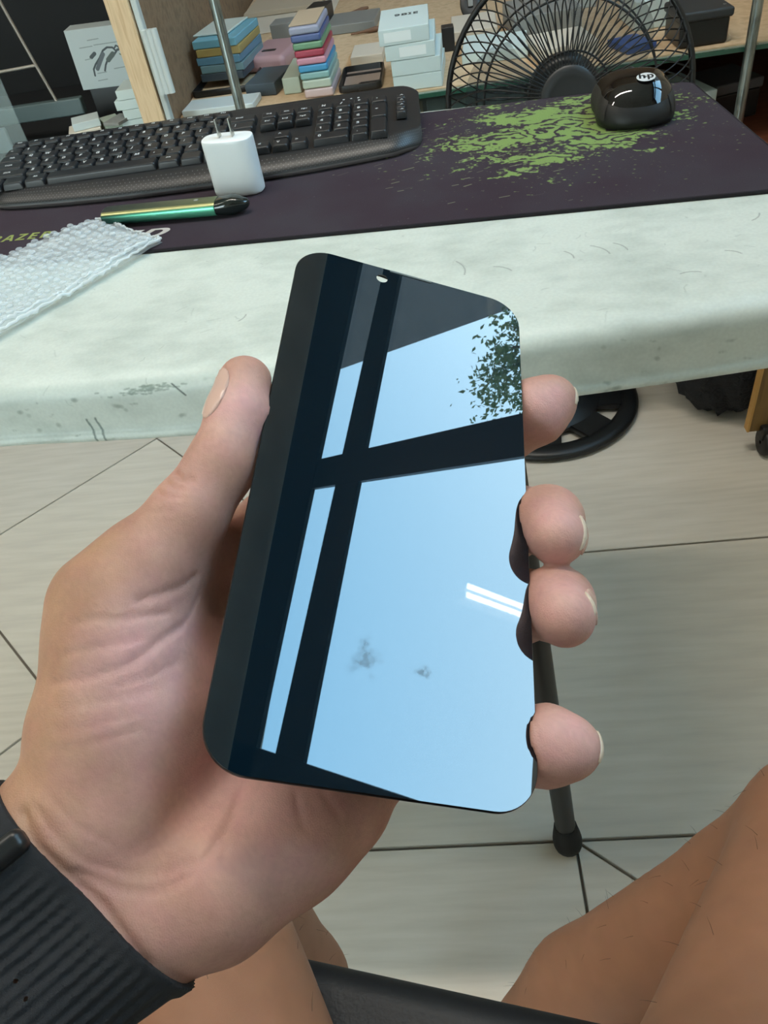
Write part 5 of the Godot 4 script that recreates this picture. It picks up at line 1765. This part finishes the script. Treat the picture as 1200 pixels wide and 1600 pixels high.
# ------------------------------------------------------------------ person: distance field and surface nets
class Field:
	var a := PackedVector3Array()
	var ba := PackedVector3Array()
	var il := PackedFloat32Array()
	var r := PackedFloat32Array()
	var dr := PackedFloat32Array()
	var chain := PackedInt32Array()
	var group := PackedInt32Array()     # 0 palm, 1 thumb, 2.. fingers
	var kin := PackedFloat32Array()
	var panel := false
	var mode := 0
	var cut_o := Vector3.ZERO           # strap / shorts slab
	var cut_n := Vector3.ZERO
	var cut_w := 0.0
	var rib := Vector3.ZERO
	var swell := 0.0
	var blob := Vector3.ZERO
	var blob_basis := Basis()

	func add_chain(pts: Array, id: int, g: int, k: float) -> void:
		for j in pts.size() - 1:
			var p := Vector3(pts[j][0], pts[j][1], pts[j][2])
			var q := Vector3(pts[j + 1][0], pts[j + 1][1], pts[j + 1][2])
			a.append(p); ba.append(q - p); il.append(1.0 / (q - p).length_squared())
			r.append(pts[j][3]); dr.append(pts[j + 1][3] - pts[j][3])
			chain.append(id); group.append(g); kin.append(k)

	func one(k: int, p: Vector3) -> float:
		var pa := p - a[k]
		var h := clampf(pa.dot(ba[k]) * il[k], 0.0, 1.0)
		return (pa - ba[k] * h).length() - r[k] - dr[k] * h

	static func smin(x: float, y: float, k: float) -> float:
		var h := clampf(0.5 + 0.5 * (y - x) / k, 0.0, 1.0)
		return y + (x - y) * h - k * h * (1.0 - h)

	func body(p: Vector3, ids: PackedInt32Array, sc: float) -> float:
		var palm := 1e4
		var thumb := 1e4
		var fing := 1e4
		var cur := -1
		var cg := 0
		var dc := 1e4
		for k in ids:
			var pa := p - a[k]
			var h := clampf(pa.dot(ba[k]) * il[k], 0.0, 1.0)
			var d := (pa - ba[k] * h).length() - r[k] - dr[k] * h
			if chain[k] != cur:
				if cur >= 0:
					if cg == 0: palm = smin(palm, dc, 9.0 * sc) if palm < 1e3 else dc
					elif cg == 1: thumb = dc
					else: fing = smin(fing, dc, 1.5 * sc) if fing < 1e3 else dc
				cur = chain[k]; cg = group[k]; dc = d
			else:
				dc = smin(dc, d, kin[k])
		if cur >= 0:
			if cg == 0: palm = smin(palm, dc, 9.0 * sc) if palm < 1e3 else dc
			elif cg == 1: thumb = dc
			else: fing = smin(fing, dc, 1.5 * sc) if fing < 1e3 else dc
		var d := palm
		if thumb < 1e3:
			d = smin(d, thumb, 7.0 * sc)
		if fing < 1e3:
			d = smin(d, fing, 8.0 * sc)
		return d

	func at(p: Vector3, ids: PackedInt32Array, sc: float) -> float:
		var d := body(p, ids, sc)
		if panel:
			var q := (p - Vector3(0, -1.25, 0)).abs() - Vector3(37.75, 1.35, 82.85)
			var box := Vector3(maxf(q.x, 0), maxf(q.y, 0), maxf(q.z, 0)).length() + minf(maxf(q.x, maxf(q.y, q.z)), 0.0)
			d = -smin(-d, box, 1.0)
		if mode == 1:      # a nail: a raised patch
			d = maxf(d - swell, ((blob_basis * (p - blob)).length() - 1.0) * 3.0)
		elif mode == 2:    # a band round the wrist, ribbed
			var s := (p - cut_o).dot(cut_n)
			var rb := 1.0 * cos((p - cut_o).dot(rib) * TAU / 2.7) * smoothstep(0.0, 6.0, minf(s, cut_w - s))
			d = maxf(absf(d - swell - rb * 0.45) - 1.2, absf(s - cut_w * 0.5) - cut_w * 0.5)
		elif mode == 3:    # cloth over the body beyond a plane
			d = maxf(absf(d - swell) - 0.003, -(p - cut_o).dot(cut_n))
		return d


func net(f: Field, mb: MB, lo: Vector3, hi: Vector3, cell: float, sc: float, reach: float) -> int:
	# surface nets over the blocks that the surface crosses
	var first := mb.v.size()
	var B := 8
	var step := cell * B
	var half := step * 0.8661
	var nb := Vector3i(((hi - lo) / step).ceil())
	var blocks := {}
	var all := PackedInt32Array(range(f.a.size()))
	for bx in nb.x:
		for by in nb.y:
			for bz in nb.z:
				var c := lo + (Vector3(bx, by, bz) + Vector3.ONE * 0.5) * step
				var near := 1e6
				var ds := PackedFloat32Array()
				for k in all:
					var e := f.one(k, c)
					ds.append(e)
					near = minf(near, e)
				if near > half + reach or near < -half - reach - 6.0 * sc:
					continue
				var ids := PackedInt32Array()
				for k in all:
					if ds[k] < near + 2.0 * half + 9.0 * sc:
						ids.append(k)
				var val := PackedFloat32Array()
				val.resize(729)
				var neg := 0
				var o := lo + Vector3(bx, by, bz) * step
				var n := 0
				for x in 9:
					for y in 9:
						for z in 9:
							var d := f.at(o + Vector3(x, y, z) * cell, ids, sc)
							val[n] = d
							n += 1
							if d < 0.0: neg += 1
				if neg > 0 and neg < 729:
					blocks[Vector3i(bx, by, bz)] = val
	var vid := {}
	for bk in blocks:
		var val: PackedFloat32Array = blocks[bk]
		for x in 8:
			for y in 8:
				for z in 8:
					var base := x * 81 + y * 9 + z
					var q := [val[base], val[base + 81], val[base + 9], val[base + 90], val[base + 1], val[base + 82], val[base + 10], val[base + 91]]
					var m := 0
					for k in 8:
						if q[k] < 0.0: m += 1
					if m == 0 or m == 8:
						continue
					var s := Vector3.ZERO
					var cnt := 0
					for e in [[0, 1], [2, 3], [4, 5], [6, 7], [0, 2], [1, 3], [4, 6], [5, 7], [0, 4], [1, 5], [2, 6], [3, 7]]:
						var d0: float = q[e[0]]
						var d1: float = q[e[1]]
						if (d0 < 0.0) != (d1 < 0.0):
							var t := d0 / (d0 - d1)
							var p0 := Vector3(e[0] & 1, (e[0] >> 1) & 1, e[0] >> 2)
							var p1 := Vector3(e[1] & 1, (e[1] >> 1) & 1, e[1] >> 2)
							s += p0.lerp(p1, t)
							cnt += 1
					var p := lo + (Vector3(bk) * 8.0 + Vector3(x, y, z) + s / cnt) * cell
					vid[Vector3i(bk) * 8 + Vector3i(x, y, z)] = mb.add(p, Vector3.UP)
	for bk in blocks:
		var val: PackedFloat32Array = blocks[bk]
		for x in 8:
			for y in 8:
				for z in 8:
					var c := Vector3i(bk) * 8 + Vector3i(x, y, z)
					if not vid.has(c):
						continue
					var base := x * 81 + y * 9 + z
					var inside := val[base] < 0.0
					for ax in 3:
						var far: float = val[base + [81, 9, 1][ax]]
						if (far < 0.0) == inside:
							continue
						var u := Vector3i.ZERO; u[(ax + 1) % 3] = 1
						var w := Vector3i.ZERO; w[(ax + 2) % 3] = 1
						if not (vid.has(c - u) and vid.has(c - w) and vid.has(c - u - w)):
							continue
						var i0: int = vid[c]; var i1: int = vid[c - u]; var i2: int = vid[c - u - w]; var i3: int = vid[c - w]
						if inside:
							mb.i.append_array([i0, i2, i1, i0, i3, i2])
						else:
							mb.i.append_array([i0, i1, i2, i0, i2, i3])
	return first


func hand_field() -> Field:
	var f := Field.new()
	var id := 0
	for c in HAND_PALM:
		f.add_chain(c, id, 0, 6.0)
		id += 1
	for k in HAND_DIGITS.size():
		f.add_chain(HAND_DIGITS[k], id, 1 + k, 3.0 if k == 0 else 4.0)
		id += 1
	f.panel = true
	return f


const LEG_LEFT := [[-0.055, 0.535, 0.16, 0.078], [-0.120, 0.530, 0.0, 0.072], [-0.205, 0.500, -0.19, 0.056], [-0.200, 0.40, -0.205, 0.052], [-0.185, 0.30, -0.185, 0.053], [-0.155, 0.12, -0.06, 0.036], [-0.15, 0.045, 0.0, 0.036], [-0.15, 0.03, -0.06, 0.028]]
const LEG_RIGHT := [[0.065, 0.535, 0.16, 0.080], [0.105, 0.535, -0.03, 0.076], [0.222, 0.480, -0.215, 0.057], [0.185, 0.40, -0.208, 0.054], [0.070, 0.27, -0.178, 0.056], [-0.05, 0.14, -0.11, 0.040], [-0.02, 0.045, 0.01, 0.036], [-0.02, 0.03, -0.05, 0.028]]
const TORSO := [[0.01, 0.56, 0.24, 0.115], [0.015, 0.75, 0.29, 0.12], [0.015, 0.92, 0.30, 0.125], [0.015, 1.06, 0.28, 0.075], [0.015, 1.14, 0.265, 0.055]]
const SHOULDERS := [[-0.17, 0.99, 0.28, 0.06], [0.015, 1.02, 0.29, 0.075], [0.20, 0.99, 0.28, 0.06]]
const ARM_LEFT := [[-0.17, 0.99, 0.28, 0.058], [-0.245, 0.74, 0.20, 0.046], [-0.215, 0.775, 0.10, 0.036], [-0.155, 0.80, 0.03, 0.026]]
const ARM_RIGHT := [[0.20, 0.99, 0.28, 0.058], [0.33, 0.80, 0.16, 0.045], [0.20, 0.93, 0.07, 0.032], [0.12, 1.0, 0.045, 0.03]]
const HEAD := [[0.015, 1.14, 0.265, 0.055], [0.012, 1.235, 0.235, 0.082], [0.012, 1.285, 0.245, 0.085], [0.012, 1.32, 0.26, 0.075]]


func leg_field() -> Field:
	var f := Field.new()
	f.add_chain(LEG_LEFT, 0, 0, 0.012)
	f.add_chain(LEG_RIGHT, 1, 0, 0.012)
	f.add_chain([[-0.07, 0.56, 0.2, 0.10], [0.09, 0.56, 0.2, 0.10]], 2, 0, 0.01)
	f.add_chain(TORSO, 3, 0, 0.03)
	f.add_chain(SHOULDERS, 4, 0, 0.02)
	f.add_chain(ARM_LEFT, 5, 0, 0.012)
	f.add_chain(ARM_RIGHT, 6, 0, 0.012)
	f.add_chain(HEAD, 7, 0, 0.02)
	f.add_chain([[0.012, 1.255, 0.155, 0.012], [0.012, 1.235, 0.142, 0.013]], 8, 0, 0.004)
	f.add_chain([[-0.075, 1.26, 0.245, 0.014], [-0.078, 1.23, 0.24, 0.010]], 9, 0, 0.004)
	f.add_chain([[0.099, 1.26, 0.245, 0.014], [0.102, 1.23, 0.24, 0.010]], 10, 0, 0.004)
	return f


func person() -> void:
	var t := thing("person", "seated person's left hand holding the display, bare legs in dark shorts", "person")
	var body := MB.new()
	body.use_c = true
	var f := hand_field()
	var P := Transform3D(Basis(PANEL_X, PANEL_N, PANEL_Z).orthonormalized(), PANEL_C)
	net(f, body, Vector3(-112, -84, -60), Vector3(66, 14, 176), 1.0, 1.0, 3.0)
	body.smooth()
	# creases of the palm and the thumb: vertices near a crease sink in
	for c in HAND_CREASES:
		var w: float = c[0] * 1.25
		var lo := Vector3.ONE * 1e6
		var hi := -lo
		for k in range(2, c.size()):
			var p := Vector3(c[k][0], c[k][1], c[k][2])
			lo = lo.min(p); hi = hi.max(p)
		var bb := AABB(lo - Vector3.ONE * 3, hi - lo + Vector3.ONE * 6)
		for k in body.v.size():
			if not bb.has_point(body.v[k]):
				continue
			var best := 1e6
			for j in range(2, c.size() - 1):
				var p0 := Vector3(c[j][0], c[j][1], c[j][2])
				var p1 := Vector3(c[j + 1][0], c[j + 1][1], c[j + 1][2])
				best = minf(best, body.v[k].distance_to(Geometry3D.get_closest_point_to_segment(body.v[k], p0, p1)))
			if best < 3.0:
				body.v[k] -= body.n[k] * c[1] * 1.1 * exp(-best * best / (w * w))
	body.smooth()
	# skin colour: browner on the back of thumb and fingers, pinker on palm and pads
	var mott := noise(0.06, 17, 3)
	var fine := noise(0.35, 18, 2)
	var pink := [[Vector3(-41, 4, -9), 14.0], [Vector3(-48, -14, 58), 24.0], [Vector3(46, 1, -40), 12.0], [Vector3(43, 7, 11), 12.0], [Vector3(44, 6, 34), 12.0], [Vector3(44, 5, 66), 11.0], [Vector3(-20, -24, 70), 34.0]]
	var palm_c := Color(0.545, 0.30, 0.24)
	var brown := Color(0.46, 0.25, 0.16)
	var rose := Color(0.69, 0.395, 0.36)
	for k in body.v.size():
		var p := body.v[k]
		var q := 0.0
		for b in pink:
			q = maxf(q, 1.0 - p.distance_to(b[0]) / b[1])
		var wgt := clampf(q * 1.8, 0, 1)
		var dors := clampf((-p.x - 56.0) / 14.0, 0, 1)
		var col := palm_c.lerp(brown, dors).lerp(rose, wgt)
		var g := 1.0 + mott.get_noise_3dv(p) * 0.16 + fine.get_noise_3dv(p * 4.0) * 0.09
		body.c[k] = Color(col.r * g, col.g * (g - 0.3 * mott.get_noise_3dv(p * 1.7 + Vector3(50, 0, 0)) * 0.25), col.b * g)
		body.v[k] = P * (p * 0.001)
		body.n[k] = P.basis * body.n[k]
	var hand_end := body.v.size()
	var hand_idx := body.i.size()
	var lf := leg_field()
	var legs := MB.new()
	legs.use_c = true
	net(lf, legs, Vector3(-0.36, 0.0, -0.36), Vector3(0.46, 1.42, 0.46), 0.009, 0.004, 0.01)
	legs.smooth()
	for k in legs.v.size():
		var p := legs.v[k]
		var g := 1.0 + mott.get_noise_3dv(p * 900.0) * 0.12
		body.add(p, legs.n[k], Vector2.ZERO, Color(0.345 * g, 0.168 * g, 0.098 * g))
	for k in legs.i:
		body.i.append(k + hand_end)
	var skin := mat("skin", Color(1, 1, 1), 0.52, 0.0, 0.45)
	skin.vertex_color_use_as_albedo = true
	skin.subsurf_scatter_enabled = true
	skin.subsurf_scatter_strength = 0.06
	tri_normal(skin, nmap(0.09, 66, 4.0, 512, 3), 0.42, Vector3.ONE * 40)
	part(t, "body", body, skin)
	# sparse dark hairs on the legs
	var hairs := MB.new()
	for k in 1500:
		var j := rng.randi() % legs.v.size()
		var p := legs.v[j]
		if p.z > -0.06 or p.y < 0.15 or p.y > 0.62:
			continue
		var d := (legs.n[j] * 0.6 + Vector3(rng.randf_range(-1, 1), -0.5, rng.randf_range(-1, 1)) * 0.6).normalized()
		var l := rng.randf_range(0.005, 0.011)
		hairs.tube([p, p + d * l * 0.5, p + d * l + Vector3(0, -l * 0.2, 0)], [0.00012, 0.0001, 0.00004], 3, false)
	part(t, "leg_hair", hairs, mat("hair_dark", hx("17110d"), 0.6)).set_meta("kind", "stuff")
	# nails
	var nail_m := mat("nail", hx("d8b3a4"), 0.25, 0.0, 0.5)
	var rim_m := mat("nail_tip", hx("d5c6b2"), 0.35, 0.0, 0.5)
	var nails := [
		[Vector3(-52.4, 0.6, -14.5), Vector3(-0.9, 0.45, 0.03), Vector3(0.0, 0.08, -1.0), Vector3(3.6, 8.6, 5.2), 0.5, 0],
		[Vector3(56.2, 0.4, -47.5), Vector3(0.8, 0.5, 0.0), Vector3(0.0, 0.1, 1.0), Vector3(2.0, 4.6, 1.5), 0.35, 1],
		[Vector3(50.2, 8.6, 11.5), Vector3(0.8, 0.55, 0.1), Vector3(0.15, 0.0, 1.0), Vector3(2.6, 6.4, 3.8), 0.4, 0],
		[Vector3(47.6, 11.2, 12.4), Vector3(0.6, 0.75, 0.2), Vector3(0.2, 0.0, 1.0), Vector3(2.0, 5.6, 1.0), 0.5, 1],
		[Vector3(51.2, 8.6, 31.0), Vector3(0.8, 0.55, 0.1), Vector3(0.15, 0.0, 1.0), Vector3(2.6, 6.2, 3.6), 0.4, 0],
		[Vector3(48.6, 11.0, 32.0), Vector3(0.6, 0.75, 0.2), Vector3(0.2, 0.0, 1.0), Vector3(2.0, 5.4, 1.0), 0.5, 1],
		[Vector3(53.0, 2.4, 65.3), Vector3(0.8, 0.6, 0.0), Vector3(0.0, 0.1, 1.0), Vector3(2.0, 5.0, 1.4), 0.4, 1]]
	for q in nails:
		var nf := hand_field()
		nf.mode = 1
		nf.swell = q[4]
		nf.blob = q[0]
		var z: Vector3 = q[1].normalized()
		var x: Vector3 = (q[2] - z * q[2].dot(z)).normalized()
		var y := z.cross(x)
		nf.blob_basis = Basis(z / q[3].x, x / q[3].y, y / q[3].z).transposed()
		var nm := MB.new()
		net(nf, nm, q[0] - Vector3.ONE * 9.5, q[0] + Vector3.ONE * 9.5, 0.6, 1.0, 10.0)
		if nm.v.size() == 0:
			continue
		nm.smooth()
		for k in nm.v.size():
			nm.v[k] = P * (nm.v[k] * 0.001)
			nm.n[k] = P.basis * nm.n[k]
		part(t, "fingernail" if q[5] == 0 else "nail_edge", nm, nail_m if q[5] == 0 else rim_m)
	# shorts
	var shf := leg_field()
	shf.mode = 3
	shf.swell = 0.007
	shf.cut_o = Vector3(0.0, 0.5, -0.055)
	shf.cut_n = Vector3(-0.25, 0.0, 1.0).normalized()
	var sm := MB.new()
	net(shf, sm, Vector3(-0.32, 0.35, -0.2), Vector3(0.40, 0.66, 0.42), 0.008, 0.004, 0.03)
	sm.smooth()
	part(t, "shorts", sm, mat("shorts_cloth", hx("16171a"), 0.9))
	# shirt and hair, mostly outside the picture
	var tf := Field.new()
	tf.add_chain(TORSO.slice(0, 4), 3, 0, 0.03)
	tf.add_chain(SHOULDERS, 4, 0, 0.02)
	tf.mode = 3
	tf.swell = 0.010
	tf.cut_o = Vector3(0, 0.62, 0)
	tf.cut_n = Vector3.UP
	var tm := MB.new()
	net(tf, tm, Vector3(-0.30, 0.58, 0.08), Vector3(0.34, 1.16, 0.5), 0.012, 0.004, 0.03)
	tm.smooth()
	part(t, "shirt", tm, mat("shirt_cloth", hx("3a3f45"), 0.9))
	var hf := Field.new()
	hf.add_chain(HEAD.slice(1), 7, 0, 0.02)
	hf.mode = 3
	hf.swell = 0.008
	hf.cut_o = Vector3(0, 1.26, 0.2)
	hf.cut_n = Vector3(0, 0.7, 0.7)
	var hm := MB.new()
	net(hf, hm, Vector3(-0.12, 1.12, 0.1), Vector3(0.14, 1.44, 0.40), 0.009, 0.004, 0.03)
	hm.smooth()
	part(t, "hair", hm, mat("hair_black", hx("15120f"), 0.7))
	# wrist strap: worn by the person, a thing of its own
	var st := thing("watch_strap", "black woven watch strap round the wrist", "watch strap")
	var sf := hand_field()
	sf.panel = false
	sf.mode = 2
	sf.swell = 0.4
	var ax := Vector3(-0.6568, -0.2596, 0.7080).normalized()
	var e := (Vector3(24, 0, 13.5) - ax * Vector3(24, 0, 13.5).dot(ax)).normalized()
	sf.cut_n = (ax + e * 0.11).normalized()
	sf.cut_o = Vector3(-54.6, -45.0, 100.6) - sf.cut_n * 1.6
	sf.cut_w = 44.0
	sf.rib = e
	var bm := MB.new()
	net(sf, bm, Vector3(-122, -90, 70), Vector3(-10, -10, 180), 0.7, 1.0, 9.0)
	bm.smooth()
	for k in bm.v.size():
		bm.v[k] = P * (bm.v[k] * 0.001)
		bm.n[k] = P.basis * bm.n[k]
	var woven := tri_normal(mat("strap_cloth", hx("222428"), 0.8), nmap(0.12, 88, 8.0, 512, 2), 0.5, Vector3.ONE * 70)
	part(st, "band", bm, woven)
	part(st, "keeper", bxm(Vector3(0.026, 0.005, 0.0055), 0.002, 3), mat("keeper_plastic", hx("1d2022"), 0.35), P * Transform3D(Basis(-ax, Vector3(0, 1, 0), -ax.cross(Vector3(0, 1, 0))).orthonormalized(), Vector3(-77.0, -27.2, 104.0) * 0.001))
